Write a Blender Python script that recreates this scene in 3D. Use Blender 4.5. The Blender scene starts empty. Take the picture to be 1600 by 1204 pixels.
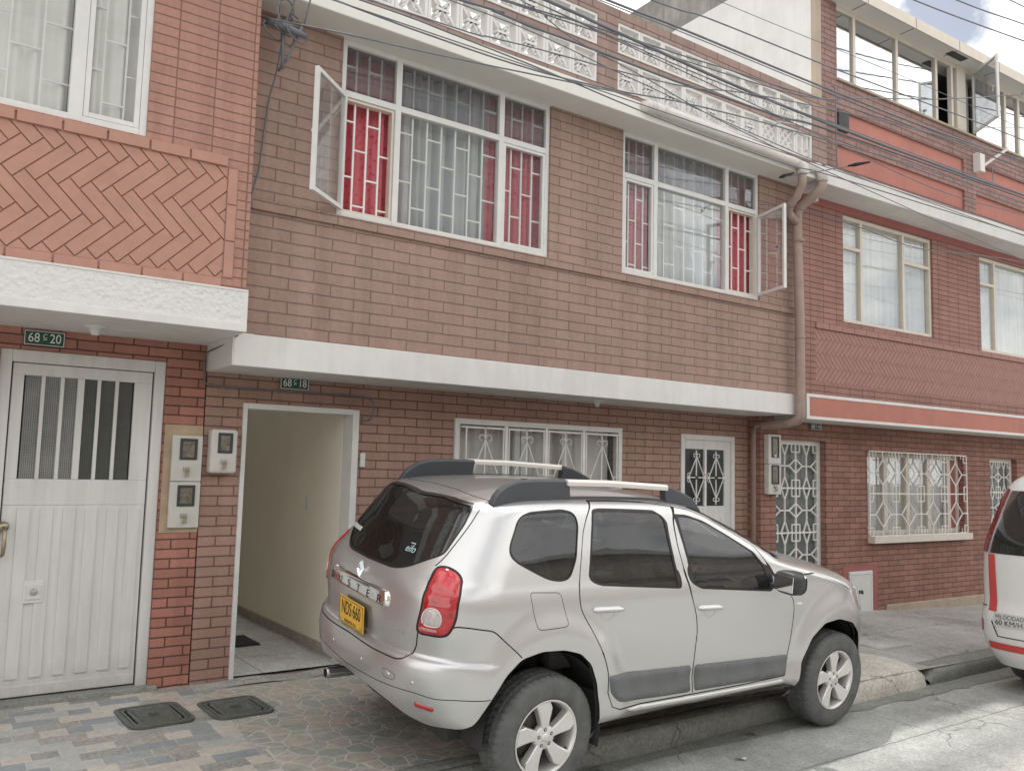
# Street front with three brick row houses, a silver car half on the pavement and a white van.
SUN_AZ, SUN_EL, SUN_E = 14, 70, 2.7
CLOUD = 20.5
GAP_DIR = (0.7955, 0.4119, 0.4445)
import bpy, bmesh, math, random
import numpy as np
from mathutils import Vector, Matrix
from mathutils.geometry import delaunay_2d_cdt
random.seed(7)
S = bpy.context.scene
COL = S.collection
rad = math.radians

# ------------------------------------------------------------------ objects
def tag(o, label=None, cat=None, group=None, kind=None):
    if label: o['label'] = label
    if cat: o['category'] = cat
    if group: o['group'] = group
    if kind: o['kind'] = kind
    return o

def thing(name, loc=(0, 0, 0), label=None, cat=None, group=None, rz=0):
    o = bpy.data.objects.new(name, None)
    o.empty_display_size = .2
    COL.objects.link(o)
    o.location = loc
    o.rotation_euler = (0, 0, rz)
    return tag(o, label, cat, group)

class MB:
    """collects shapes for one mesh"""
    def __init__(self):
        self.v = []; self.f = []; self.m = []; self.s = []
    def add(self, vs, fs, m=0, smooth=False):
        n = len(self.v)
        self.v += [tuple(map(float, p)) for p in vs]
        for f in fs:
            self.f.append([i + n for i in f]); self.m.append(m); self.s.append(smooth)
        return self
    def box(self, x0, x1, y0, y1, z0, z1, m=0, M=None):
        vs = [(x0,y0,z0),(x1,y0,z0),(x1,y1,z0),(x0,y1,z0),(x0,y0,z1),(x1,y0,z1),(x1,y1,z1),(x0,y1,z1)]
        if M is not None: vs = [M @ Vector(p) for p in vs]
        return self.add(vs, [(0,3,2,1),(4,5,6,7),(0,1,5,4),(1,2,6,5),(2,3,7,6),(3,0,4,7)], m)
    def bar(self, a, b, w, d=None, m=0, up=(0, 1, 0)):
        """square bar from a to b"""
        d = d or w
        a = Vector(a); b = Vector(b); t = (b - a).normalized()
        u = Vector(up)
        if abs(t.dot(u)) > .95: u = Vector((1, 0, 0))
        s = t.cross(u).normalized(); u = s.cross(t).normalized()
        vs = []
        for p in (a, b):
            for i, j in ((-1,-1),(1,-1),(1,1),(-1,1)):
                vs.append(p + s * (i*w/2) + u * (j*d/2))
        return self.add(vs, [(0,1,5,4),(1,2,6,5),(2,3,7,6),(3,0,4,7),(3,2,1,0),(4,5,6,7)], m)
    def tube(self, pts, r, n=8, m=0, cap=True, closed=False):
        pts = [Vector(p) for p in pts]
        rs = r if isinstance(r, (list, tuple)) else [r] * len(pts)
        vs = []; fs = []
        N = len(pts); u = None
        for i, p in enumerate(pts):
            if closed: t = pts[(i+1) % N] - pts[i-1]
            else: t = pts[min(i+1, N-1)] - pts[max(i-1, 0)]
            t.normalize()
            if u is None:
                u = t.orthogonal().normalized()
            else:
                u = (u - t * u.dot(t)); u = u.normalized() if u.length > 1e-6 else t.orthogonal().normalized()
            w = t.cross(u)
            for k in range(n):
                a = 2*math.pi*k/n
                vs.append(p + (u*math.cos(a) + w*math.sin(a)) * rs[i])
        for i in range(N if closed else N-1):
            j = (i+1) % N
            for k in range(n):
                l = (k+1) % n
                fs.append((i*n+k, i*n+l, j*n+l, j*n+k))
        if cap and not closed:
            fs.append(tuple(range(n))[::-1]); fs.append(tuple(range((N-1)*n, N*n)))
        return self.add(vs, fs, m, True)
    def prism(self, poly, axis, a, b, m=0, smooth=False):
        """polygon of 2-D points pushed along axis from a to b"""
        def P(p, t):
            return {'x': (t, p[0], p[1]), 'y': (p[0], t, p[1]), 'z': (p[0], p[1], t)}[axis]
        n = len(poly)
        vs = [P(p, a) for p in poly] + [P(p, b) for p in poly]
        fs = [(i, (i+1) % n, (i+1) % n + n, i + n) for i in range(n)]
        return self.add(vs, fs + [tuple(range(n))[::-1], tuple(range(n, 2*n))], m, smooth)
    def lathe(self, prof, axis, c, n=32, m=0, smooth=True, closed=False):
        """prof: (radius, along) pairs turned round an axis through c"""
        vs = []; fs = []
        for r, h in prof:
            for k in range(n):
                a = 2*math.pi*k/n
                p = {'x': (h, r*math.cos(a), r*math.sin(a)), 'y': (r*math.cos(a), h, r*math.sin(a)), 'z': (r*math.cos(a), r*math.sin(a), h)}[axis]
                vs.append((c[0]+p[0], c[1]+p[1], c[2]+p[2]))
        P = len(prof)
        for i in range(P if closed else P-1):
            j = (i+1) % P
            for k in range(n):
                l = (k+1) % n
                fs.append((i*n+k, i*n+l, j*n+l, j*n+k))
        return self.add(vs, fs, m, smooth)
    def quad(self, a, b, c, d, m=0):
        return self.add([a, b, c, d], [(0, 1, 2, 3)], m)
    def sheet(self, fn, us, vs_, m=0, smooth=True):
        nu, nv = len(us), len(vs_)
        pts = [fn(u, v) for u in us for v in vs_]
        fs = [(i*nv+j, (i+1)*nv+j, (i+1)*nv+j+1, i*nv+j+1) for i in range(nu-1) for j in range(nv-1)]
        return self.add(pts, fs, m, smooth)
    def wall(self, x0, x1, z0, z1, y, holes=(), depth=.2, m=0, mr=None):
        """wall face at y looking to -y, with rectangular holes and their reveals"""
        xs = sorted({x0, x1} | {h[0] for h in holes} | {h[1] for h in holes})
        zs = sorted({z0, z1} | {h[2] for h in holes} | {h[3] for h in holes})
        xs = [x for x in xs if x0 <= x <= x1]; zs = [z for z in zs if z0 <= z <= z1]
        for i in range(len(xs)-1):
            for j in range(len(zs)-1):
                cx = (xs[i]+xs[i+1])/2; cz = (zs[j]+zs[j+1])/2
                if any(h[0] < cx < h[1] and h[2] < cz < h[3] for h in holes): continue
                a, b, c, d = xs[i], xs[i+1], zs[j], zs[j+1]
                self.quad((a,y,c),(b,y,c),(b,y,d),(a,y,d), m)
                self.quad((a,y+depth,d),(b,y+depth,d),(b,y+depth,c),(a,y+depth,c), m)
        r = m if mr is None else mr
        for h in holes:
            a, b, c, d = h[:4]; e = y+depth
            self.quad((a,y,c),(a,y,d),(a,e,d),(a,e,c), r); self.quad((b,y,d),(b,y,c),(b,e,c),(b,e,d), r)
            self.quad((a,y,d),(b,y,d),(b,e,d),(a,e,d), r); self.quad((b,y,c),(a,y,c),(a,e,c),(b,e,c), r)
        e = y+depth
        self.quad((x0,y,z0),(x0,y,z1),(x0,e,z1),(x0,e,z0), m); self.quad((x1,y,z1),(x1,y,z0),(x1,e,z0),(x1,e,z1), m)
        self.quad((x0,y,z1),(x1,y,z1),(x1,e,z1),(x0,e,z1), m); self.quad((x1,y,z0),(x0,y,z0),(x0,e,z0),(x1,e,z0), m)
        return self
    def build(self, name, mats, parent=None, bevel=0, loc=None):
        me = bpy.data.meshes.new(name)
        me.from_pydata(self.v, [], self.f)
        mats = mats if isinstance(mats, (list, tuple)) else [mats]
        for k in mats: me.materials.append(k)
        me.polygons.foreach_set('material_index', self.m)
        me.polygons.foreach_set('use_smooth', self.s)
        me.update()
        o = bpy.data.objects.new(name, me)
        COL.objects.link(o)
        if parent is not None: o.parent = parent
        if loc: o.location = loc
        if bevel:
            b = o.modifiers.new('bevel', 'BEVEL'); b.width = bevel; b.segments = 2; b.limit_method = 'ANGLE'; b.angle_limit = rad(40)
        return o

def recenter(o):
    """puts the origin of a single-mesh thing at the middle of its base"""
    me = o.data
    co = np.empty(len(me.vertices)*3); me.vertices.foreach_get('co', co); co = co.reshape(-1, 3)
    c = np.array([(co[:,0].min()+co[:,0].max())/2, (co[:,1].min()+co[:,1].max())/2, co[:,2].min()])
    me.vertices.foreach_set('co', (co-c).ravel()); me.update()
    o.location = Vector(c) + o.location
    return o

def text_part(name, body, size, mat, parent, M, sx=1.0, extr=.001, align='CENTER', space=1.0):
    cu = bpy.data.curves.new(name, 'FONT')
    cu.body = body; cu.size = size; cu.align_x = align; cu.align_y = 'CENTER'; cu.extrude = extr
    cu.space_character = space
    tmp = bpy.data.objects.new(name, cu); COL.objects.link(tmp)
    dg = bpy.context.evaluated_depsgraph_get(); dg.update()
    me = bpy.data.meshes.new_from_object(tmp.evaluated_get(dg))
    bpy.data.objects.remove(tmp); bpy.data.curves.remove(cu)
    me.transform(M @ Matrix.Diagonal((sx, 1, 1, 1)))
    me.materials.clear(); me.materials.append(mat)
    me.name = name
    o = bpy.data.objects.new(name, me); COL.objects.link(o); o.parent = parent
    return o
# text lies in its own XY plane; this stands it up facing -y
UP = Matrix.Rotation(rad(90), 4, 'X')

def clip_poly(poly, x0, x1, z0, z1):
    for ax, lim, sgn in ((0, x0, 1), (0, x1, -1), (1, z0, 1), (1, z1, -1)):
        out = []
        for i in range(len(poly)):
            a, b = poly[i-1], poly[i]
            da, db = sgn*(a[ax]-lim), sgn*(b[ax]-lim)
            if (da < 0) != (db < 0):
                t = da/(da-db); out.append((a[0]+(b[0]-a[0])*t, a[1]+(b[1]-a[1])*t))
            if db >= 0: out.append(b)
        poly = out
        if len(poly) < 3: return []
    return poly

# ------------------------------------------------------------------ materials
class NT:
    def __init__(self, mat):
        self.t = mat.node_tree; self.n = self.t.nodes; self.l = self.t.links
    def new(self, typ, **kw):
        x = self.n.new(typ)
        for k, v in kw.items():
            if k in x.inputs: self.put(x.inputs[k], v)
            else: setattr(x, k, v)
        return x
    def put(self, sock, v):
        if isinstance(v, bpy.types.NodeSocket): self.l.new(v, sock)
        else: sock.default_value = v
    def noise(self, vec, scale, detail=3, rough=.6):
        x = self.n.new('ShaderNodeTexNoise'); self.l.new(vec, x.inputs['Vector'])
        x.inputs['Scale'].default_value = scale; x.inputs['Detail'].default_value = detail; x.inputs['Roughness'].default_value = rough
        return x.outputs['Fac']
    def ramp(self, fac, stops, interp='LINEAR'):
        x = self.n.new('ShaderNodeValToRGB'); self.l.new(fac, x.inputs['Fac']); r = x.color_ramp; r.interpolation = interp
        while len(r.elements) < len(stops): r.elements.new(.5)
        for e, (p, c) in zip(r.elements, stops): e.position = p; e.color = c if len(c) == 4 else (*c, 1)
        return x.outputs['Color']
    def mix(self, fac, a, b, mode='MIX'):
        x = self.n.new('ShaderNodeMix'); x.data_type = 'RGBA'; x.blend_type = mode
        self.put(x.inputs[0], fac); self.put(x.inputs[6], a if not isinstance(a, tuple) else (*a[:3], 1)); self.put(x.inputs[7], b if not isinstance(b, tuple) else (*b[:3], 1))
        return x.outputs[2]
    def math(self, op, a, b=0.0):
        x = self.n.new('ShaderNodeMath'); x.operation = op; self.put(x.inputs[0], a); self.put(x.inputs[1], b)
        return x.outputs[0]
    def bump(self, h, strength=.5, dist=.01, normal=None):
        x = self.n.new('ShaderNodeBump'); self.put(x.inputs['Height'], h); x.inputs['Strength'].default_value = strength; x.inputs['Distance'].default_value = dist
        if normal is not None: self.l.new(normal, x.inputs['Normal'])
        return x.outputs['Normal']
    def pos(self):
        return self.n.new('ShaderNodeTexCoord').outputs['Object']

def material(name):
    m = bpy.data.materials.new(name); m.use_nodes = True
    t = NT(m); b = t.n['Principled BSDF']
    return m, t, b

def plain(name, col, rough=.6, metal=0, var=.12, vs=6, bump=0, bs=60, spec=.4, coat=0, grime=0):
    m, t, b = material(name)
    p = t.pos()
    f = t.noise(p, vs, 5)
    c2 = tuple(max(0, x*(1-var)) for x in col); c1 = tuple(min(1, x*(1+var)) for x in col)
    c = t.ramp(f, [(.3, c2), (.7, c1)])
    if grime:
        mpv = t.n.new('ShaderNodeMapping'); t.l.new(p, mpv.inputs['Vector']); mpv.inputs['Scale'].default_value = (6, 6, .8)
        g0 = t.math('MULTIPLY', t.math('ADD', t.noise(p, 1.7, 6, .7), t.noise(mpv.outputs[0], 1.5, 6, .7)), .5)
        g = t.ramp(g0, [(.45, (0,0,0)), (.68, (grime,)*3)])
        c = t.mix(g, c, tuple(x*.45 for x in col))
    t.l.new(c, b.inputs['Base Color'])
    b.inputs['Roughness'].default_value = rough; b.inputs['Metallic'].default_value = metal
    b.inputs['Specular IOR Level'].default_value = spec; b.inputs['Coat Weight'].default_value = coat
    if bump: t.l.new(t.bump(t.noise(p, bs, 4), bump, .004), b.inputs['Normal'])
    return m

def brick(name, col, joint, bw, bh, mort=.008, offset=.5, var=.18, rough=.75, zoff=0, xoff=0, wear=None, wearamt=.0, sheen=.35, bstr=.9, freq=2):
    """painted brickwork laid in the wall's own x (or y) and z"""
    m, t, b = material(name)
    p = t.pos()
    sep = t.new('ShaderNodeSeparateXYZ', Vector=p)
    u = t.math('ADD', t.math('ADD', sep.outputs[0], sep.outputs[1]), xoff)
    # joints wander a little
    wob = t.math('MULTIPLY', t.math('SUBTRACT', t.noise(p, 9, 2), .5), .010)
    wob2 = t.math('MULTIPLY', t.math('SUBTRACT', t.noise(p, 23, 2), .5), .008)
    com = t.new('ShaderNodeCombineXYZ', X=t.math('ADD', u, wob2), Y=t.math('ADD', t.math('ADD', sep.outputs[2], zoff), wob))
    bt = t.n.new('ShaderNodeTexBrick'); t.l.new(com.outputs[0], bt.inputs['Vector'])
    bt.offset = offset; bt.offset_frequency = freq; bt.squash = 1
    bt.inputs['Scale'].default_value = 1; bt.inputs['Brick Width'].default_value = bw; bt.inputs['Row Height'].default_value = bh
    bt.inputs['Mortar Size'].default_value = mort/2; bt.inputs['Mortar Smooth'].default_value = .12; bt.inputs['Bias'].default_value = 0
    bt.inputs['Color1'].default_value = (*[x*(1-var) for x in col], 1)
    bt.inputs['Color2'].default_value = (*[min(1, x*(1+var)) for x in col], 1)
    bt.inputs['Mortar'].default_value = (*joint, 1)
    big = t.noise(p, 1.3, 5, .65)
    c = t.mix(t.math('MULTIPLY', t.ramp(big, [(.35, (0,0,0)), (.8, (1,1,1))]), .5), bt.outputs['Color'], t.mix(1.0, bt.outputs['Color'], (.72,.70,.70), 'MULTIPLY'))
    mpv = t.n.new('ShaderNodeMapping'); t.l.new(p, mpv.inputs['Vector']); mpv.inputs['Scale'].default_value = (5, 5, .35)
    c = t.mix(1.0, c, t.ramp(t.noise(mpv.outputs[0], 1.6, 6, .65), [(.30, (.84,.83,.82)), (.55, (1.0,1.0,1.0)), (.75, (1.08,1.07,1.06))]), 'MULTIPLY')
    fine = t.ramp(t.noise(p, 45, 4, .7), [(.3, (.88,.88,.88)), (.75, (1.08,1.08,1.08))])
    c = t.mix(1.0, c, fine, 'MULTIPLY')
    if wear:
        wv = t.new('ShaderNodeTexVoronoi', Vector=com.outputs[0], Scale=5.0)
        wf = t.ramp(t.math('MULTIPLY', t.noise(p, 2.2, 6, .75), 1.0), [(.66-.1*wearamt, (0,0,0)), (.72-.1*wearamt, (1,1,1))])
        c = t.mix(t.math('MULTIPLY', wf, wearamt), c, wear)
    t.l.new(c, b.inputs['Base Color'])
    b.inputs['Roughness'].default_value = rough; b.inputs['Specular IOR Level'].default_value = sheen
    h = t.math('ADD', t.math('SUBTRACT', 1.0, bt.outputs['Fac']), t.math('MULTIPLY', t.noise(p, 60, 4, .7), .22))
    t.l.new(t.bump(h, bstr, .012), b.inputs['Normal'])
    return m

def glass(name, tint=(.75,.8,.82), mirror=.22, rough=.02, dust=.0, dustcol=(.6,.62,.62)):
    """window glass: what lies behind, plus the reflection of the street"""
    m, t, b = material(name)
    out = t.n['Material Output']
    tr = t.new('ShaderNodeBsdfTransparent'); tr.inputs['Color'].default_value = (*tint, 1)
    gl = t.new('ShaderNodeBsdfGlossy'); gl.inputs['Roughness'].default_value = rough; gl.inputs['Color'].default_value = (.95,.97,1,1)
    p = t.pos()
    nb = t.bump(t.noise(p, 2.5, 2), .05, .02)
    t.l.new(nb, gl.inputs['Normal'])
    lw = t.new('ShaderNodeLayerWeight'); lw.inputs['Blend'].default_value = .25
    fac = t.math('ADD', t.math('MULTIPLY', lw.outputs['Fresnel'], .32), mirror)
    fac = t.math('MINIMUM', fac, .97)
    mx = t.new('ShaderNodeMixShader'); t.put(mx.inputs[0], fac); t.l.new(tr.outputs[0], mx.inputs[1]); t.l.new(gl.outputs[0], mx.inputs[2])
    res = mx.outputs[0]
    if dust:
        df = t.new('ShaderNodeBsdfDiffuse'); df.inputs['Color'].default_value = (*dustcol, 1)
        dm = t.ramp(t.noise(p, 5, 6, .7), [(.3, (dust*.5,)*3), (.75, (dust*1.3,)*3)])
        m2 = t.new('ShaderNodeMixShader'); t.put(m2.inputs[0], dm); t.l.new(res, m2.inputs[1]); t.l.new(df.outputs[0], m2.inputs[2])
        res = m2.outputs[0]
    t.l.new(res, out.inputs['Surface'])
    return m

M = {}
M['brick_brown'] = brick('brown painted brick', (.395,.270,.226), (.245,.165,.138), .33, .088, .011, .42, var=.035, bstr=.8)
M['brick_brown_low'] = brick('brown painted brick, ground floor', (.42,.265,.215), (.19,.115,.092), .26, .0745, .011, .45, var=.06, bstr=.8)
M['brick_parapet'] = brick('brown painted parapet brick', (.365,.255,.225), (.175,.120,.105), .34, .088, .011, .48, var=.08, bstr=.8)
M['brick_terra_up'] = brick('terracotta painted brick, stacked', (.465,.258,.205), (.26,.138,.108), .25, .0665, .009, 0.0, var=.05, xoff=-.94, bstr=.8)
M['brick_terra_low'] = brick('terracotta painted brick, ground floor', (.44,.205,.158), (.15,.070,.054), .235, .0695, .011, .45, var=.14, wear=(.42,.32,.25), wearamt=.35, bstr=.8)
M['terra'] = plain('terracotta brick paint', (.465,.255,.200), .7, var=.07, vs=9, bump=.15, bs=70)
M['terra_joint'] = plain('terracotta joint', (.34,.180,.140), .85, var=.1)
M['brick_red_up'] = brick('maroon painted brick, stacked', (.350,.190,.162), (.150,.078,.066), .24, .0665, .009, 0.0, var=.08, xoff=.05, bstr=.8)
M['brick_red_low'] = brick('maroon brick, ground floor', (.345,.182,.145), (.145,.075,.060), .225, .0695, .010, .5, var=.14, wear=(.42,.34,.31), wearamt=.22, bstr=.8)
M['brick_red_top'] = brick('maroon brick, third floor', (.335,.208,.188), (.140,.085,.078), .235, .0665, .010, .5, var=.10, bstr=.8)
M['maroon'] = plain('maroon brick paint', (.350,.190,.162), .7, var=.08, vs=9, bump=.15)
M['maroon_joint'] = plain('maroon joint', (.150,.080,.074), .85)
M['red_band'] = plain('dull red paint', (.36,.125,.115), .65, var=.08, vs=3)
M['orange'] = plain('orange wall paint', (.47,.190,.152), .7, var=.07, vs=2.5, bump=.1, grime=.25)
M['cream'] = plain('cream wall paint', (.90,.84,.73), .65, var=.03, vs=2, bump=.1, bs=20, grime=.06)
M['tan'] = plain('tan render', (.46,.38,.30), .8, var=.1, vs=4, bump=.2, grime=.3)
M['white'] = plain('white wall paint', (.74,.73,.715), .6, var=.04, vs=3, bump=.25, bs=14, grime=.24)
M['white_metal'] = plain('white enamel paint', (.73,.73,.715), .42, var=.05, vs=8, bump=.05, bs=25, grime=.10)
M['white_bar'] = plain('white bar paint', (.84,.83,.81), .5, var=.05)
M['cream_metal'] = plain('cream enamel paint', (.70,.64,.56), .5, var=.05, vs=8, grime=.12)
M['soffit'] = plain('soffit paint', (.80,.79,.75), .7, var=.03, vs=2, grime=.08)
M['plaster'] = plain('bare plaster', (.50,.385,.27), .85, var=.15, vs=7, bump=.3, bs=30, grime=.5)
M['pipe_brown'] = plain('brown painted pipe', (.37,.275,.238), .55, var=.12, vs=6, grime=.3)
M['pipe_white'] = plain('white plastic pipe', (.74,.72,.69), .4, var=.05, vs=4, grime=.2)
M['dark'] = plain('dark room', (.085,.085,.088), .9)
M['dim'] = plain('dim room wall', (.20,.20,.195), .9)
M['black'] = plain('black plastic', (.050,.052,.055), .45)
M['rubber'] = plain('black rubber', (.022,.022,.023), .6)
M['cable'] = plain('haze grey cable sheath', (.165,.175,.195), .6)  # black sheath lightened: haze is put into its colour
M['concrete_old'] = plain('stained concrete', (.30,.29,.27), .9, var=.35, vs=2.2, bump=.3, bs=25, grime=.8)
M['brass'] = plain('brass', (.42,.36,.26), .4, metal=.9)
M['steel'] = plain('dull steel', (.5,.5,.49), .35, metal=1)
M['chrome'] = plain('chrome', (.86,.86,.87), .07, metal=1, var=.0)
M['meter_box'] = plain('pale grey meter box', (.62,.61,.57), .45, var=.05, grime=.15)
M['sign_green'] = plain('green enamel', (.028,.085,.062), .4, var=.1)
M['sign_white'] = plain('white enamel', (.80,.82,.80), .4, var=.02)
M['number_black'] = plain('black paint', (.03,.03,.028), .5)
M['glass'] = glass('window glass', (.97,.98,.98), .0, dust=.035)
M['glass_dusty'] = glass('dusty window glass', (.86,.87,.88), .01, dust=.20, dustcol=(.30,.30,.31))
M['glass_sky'] = glass('window glass under the sky', (.80,.84,.87), .72)
M['glass_pebble'] = glass('pebbled glass', (.30,.34,.35), .12, .35, dust=.25, dustcol=(.40,.42,.42))
M['glass_dark'] = glass('dark pebbled glass', (.16,.18,.18), .06, .35, dust=.25, dustcol=(.14,.16,.155))
M['sheer'] = plain('sheer curtain', (.60,.605,.60), .9, var=.06, vs=3)
M['sheer_bright'] = plain('bright sheer curtain', (.84,.83,.79), .9, var=.05, vs=3)
M['sheer_blue'] = plain('blue grey sheer curtain', (.55,.565,.575), .9, var=.06, vs=3)
M['sheer_warm'] = plain('warm sheer curtain', (.74,.715,.67), .9, var=.06, vs=3)

def damask(name, a, b_):
    m, t, b = material(name)
    p = t.pos()
    v = t.new('ShaderNodeTexVoronoi', Vector=p, Scale=26.0)
    f = t.math('ADD', t.math('MULTIPLY', v.outputs['Distance'], 1.2), t.math('MULTIPLY', t.noise(p, 40, 3), .35))
    t.l.new(t.ramp(f, [(.38, a), (.62, b_)]), b.inputs['Base Color'])
    b.inputs['Roughness'].default_value = .5; b.inputs['Sheen Weight'].default_value = .3
    return m
M['red_curtain'] = damask('red damask curtain', (.50,.045,.085), (.62,.14,.175))

def rough_plaster(name):
    m, t, b = material(name)
    p = t.pos()
    v = t.n.new('ShaderNodeTexVoronoi'); t.l.new(p, v.inputs['Vector']); v.inputs['Scale'].default_value = 34; v.feature = 'SMOOTH_F1'
    n = t.noise(p, 28, 6, .75)
    h = t.math('ADD', t.math('MULTIPLY', v.outputs['Distance'], .8), n)
    c = t.ramp(h, [(.30, (.58,.565,.54)), (.48, (.78,.775,.76)), (.9, (.78,.775,.77))])
    t.l.new(c, b.inputs['Base Color']); b.inputs['Roughness'].default_value = .8
    t.l.new(t.bump(h, .85, .014), b.inputs['Normal'])
    return m
M['splatter'] = rough_plaster('white thrown plaster')
def pebble(name, col, hi):
    """wired obscure glass, painted edges"""
    m, t, b = material(name)
    p = t.pos()
    sep = t.new('ShaderNodeSeparateXYZ', Vector=p)
    com = t.new('ShaderNodeCombineXYZ', X=sep.outputs[0], Y=sep.outputs[2])
    bt = t.n.new('ShaderNodeTexBrick'); t.l.new(com.outputs[0], bt.inputs['Vector']); bt.offset = 0
    bt.inputs['Scale'].default_value = 1; bt.inputs['Brick Width'].default_value = .0125; bt.inputs['Row Height'].default_value = .0125
    bt.inputs['Mortar Size'].default_value = .002; bt.inputs['Mortar Smooth'].default_value = .6
    c = t.mix(bt.outputs['Fac'], hi, col)
    sm = t.ramp(t.noise(p, 14, 5, .7), [(.66, (0,0,0)), (.72, (1,1,1))])
    c = t.mix(t.math('MULTIPLY', sm, .7), c, (.6,.6,.58))
    big = t.ramp(t.noise(p, 3, 3), [(.3, (.75,.75,.75)), (.7, (1.15,1.15,1.15))])
    t.l.new(t.mix(1.0, c, big, 'MULTIPLY'), b.inputs['Base Color'])
    b.inputs['Roughness'].default_value = .25; b.inputs['Specular IOR Level'].default_value = .7
    t.l.new(t.bump(bt.outputs['Fac'], .6, .004), b.inputs['Normal'])
    return m
M['pebble_light'] = pebble('obscure glass, light behind', (.085,.095,.095), (.30,.31,.31))
M['pebble_dark'] = pebble('obscure glass, dark behind', (.045,.052,.050), (.085,.095,.09))
M['pebble_mid'] = plain('grey obscure glass', (.15,.17,.165), .25, var=.18, vs=2.5, spec=.6, bump=.2, bs=80)
M['tile_grey'] = plain('grey skirting tile', (.36,.33,.29), .5, var=.25, vs=9, grime=.3)

def slate_tiles():
    """printed floor tiles: blocks of slate blue, sand, rose and crushed stone"""
    m, t, b = material('slate pattern tiles')
    p = t.pos()
    rot = t.n.new('ShaderNodeMapping'); t.l.new(p, rot.inputs['Vector']); rot.inputs['Rotation'].default_value = (0, 0, rad(0))
    wob = t.n.new('ShaderNodeVectorMath'); wob.operation = 'ADD'
    nz = t.n.new('ShaderNodeTexNoise'); t.l.new(p, nz.inputs['Vector']); nz.inputs['Scale'].default_value = 9
    sc = t.n.new('ShaderNodeVectorMath'); sc.operation = 'SCALE'; t.l.new(nz.outputs['Color'], sc.inputs[0]); sc.inputs['Scale'].default_value = .020
    t.l.new(rot.outputs[0], wob.inputs[0]); t.l.new(sc.outputs[0], wob.inputs[1])
    br = t.n.new('ShaderNodeTexBrick'); t.l.new(wob.outputs[0], br.inputs['Vector']); br.offset = .38; br.offset_frequency = 2; br.squash = .55; br.squash_frequency = 3
    br.inputs['Scale'].default_value = 1; br.inputs['Brick Width'].default_value = .26; br.inputs['Row Height'].default_value = .125; br.inputs['Mortar Size'].default_value = .002
    br.inputs['Color1'].default_value = (0,0,0,1); br.inputs['Color2'].default_value = (1,1,1,1); br.inputs['Mortar'].default_value = (.5,.5,.5,1); br.inputs['Bias'].default_value = 0
    cell = t.ramp(br.outputs['Color'], [(0, (.31,.36,.385)), (.18, (.60,.555,.495)), (.30, (.50,.53,.51)), (.44, (.64,.585,.51)), (.58, (.35,.40,.41)), (.70, (.61,.605,.56)), (.80, (.58,.515,.455)), (.92, (.55,.56,.505))], 'CONSTANT')
    peb = t.n.new('ShaderNodeTexVoronoi'); t.l.new(p, peb.inputs['Vector']); peb.inputs['Scale'].default_value = 75
    pebc = t.ramp(peb.outputs['Color'], [(.2, (.26,.26,.24)), (.5, (.44,.44,.41)), (.8, (.33,.30,.27))])
    ismos = t.ramp(br.outputs['Color'], [(0, (0,0,0)), (.62, (1,1,1)), (.74, (0,0,0)), (.90, (1,1,1))], 'CONSTANT')
    c = t.mix(t.math('MULTIPLY', ismos, .75), cell, pebc)
    mot = t.ramp(t.noise(p, 26, 5, .7), [(.3, (.80,.80,.80)), (.72, (1.14,1.14,1.14))])
    c = t.mix(1.0, c, mot, 'MULTIPLY')
    gr = t.n.new('ShaderNodeTexBrick'); t.l.new(rot.outputs[0], gr.inputs['Vector']); gr.offset = 0
    gr.inputs['Scale'].default_value = 1; gr.inputs['Brick Width'].default_value = .455; gr.inputs['Row Height'].default_value = .455; gr.inputs['Mortar Size'].default_value = .0028
    c = t.mix(t.math('MULTIPLY', gr.outputs['Fac'], .7), c, (.50,.49,.46))
    hs = t.n.new('ShaderNodeHueSaturation'); hs.inputs['Saturation'].default_value = .78; t.l.new(c, hs.inputs['Color']); c = hs.outputs[0]
    dirt = t.ramp(t.noise(p, 1.4, 6, .7), [(.4, (1,1,1)), (.8, (.80,.80,.78))])
    c = t.mix(1.0, c, dirt, 'MULTIPLY')
    t.l.new(c, b.inputs['Base Color'])
    t.l.new(t.ramp(t.noise(p, 5, 4), [(.3, (.32,.32,.32)), (.7, (.55,.55,.55))]), b.inputs['Roughness'])
    t.l.new(t.bump(t.math('ADD', t.math('MULTIPLY', br.outputs['Fac'], -.6), t.noise(p, 40, 4)), .25, .004), b.inputs['Normal'])
    return m
M['slate'] = slate_tiles()

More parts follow.
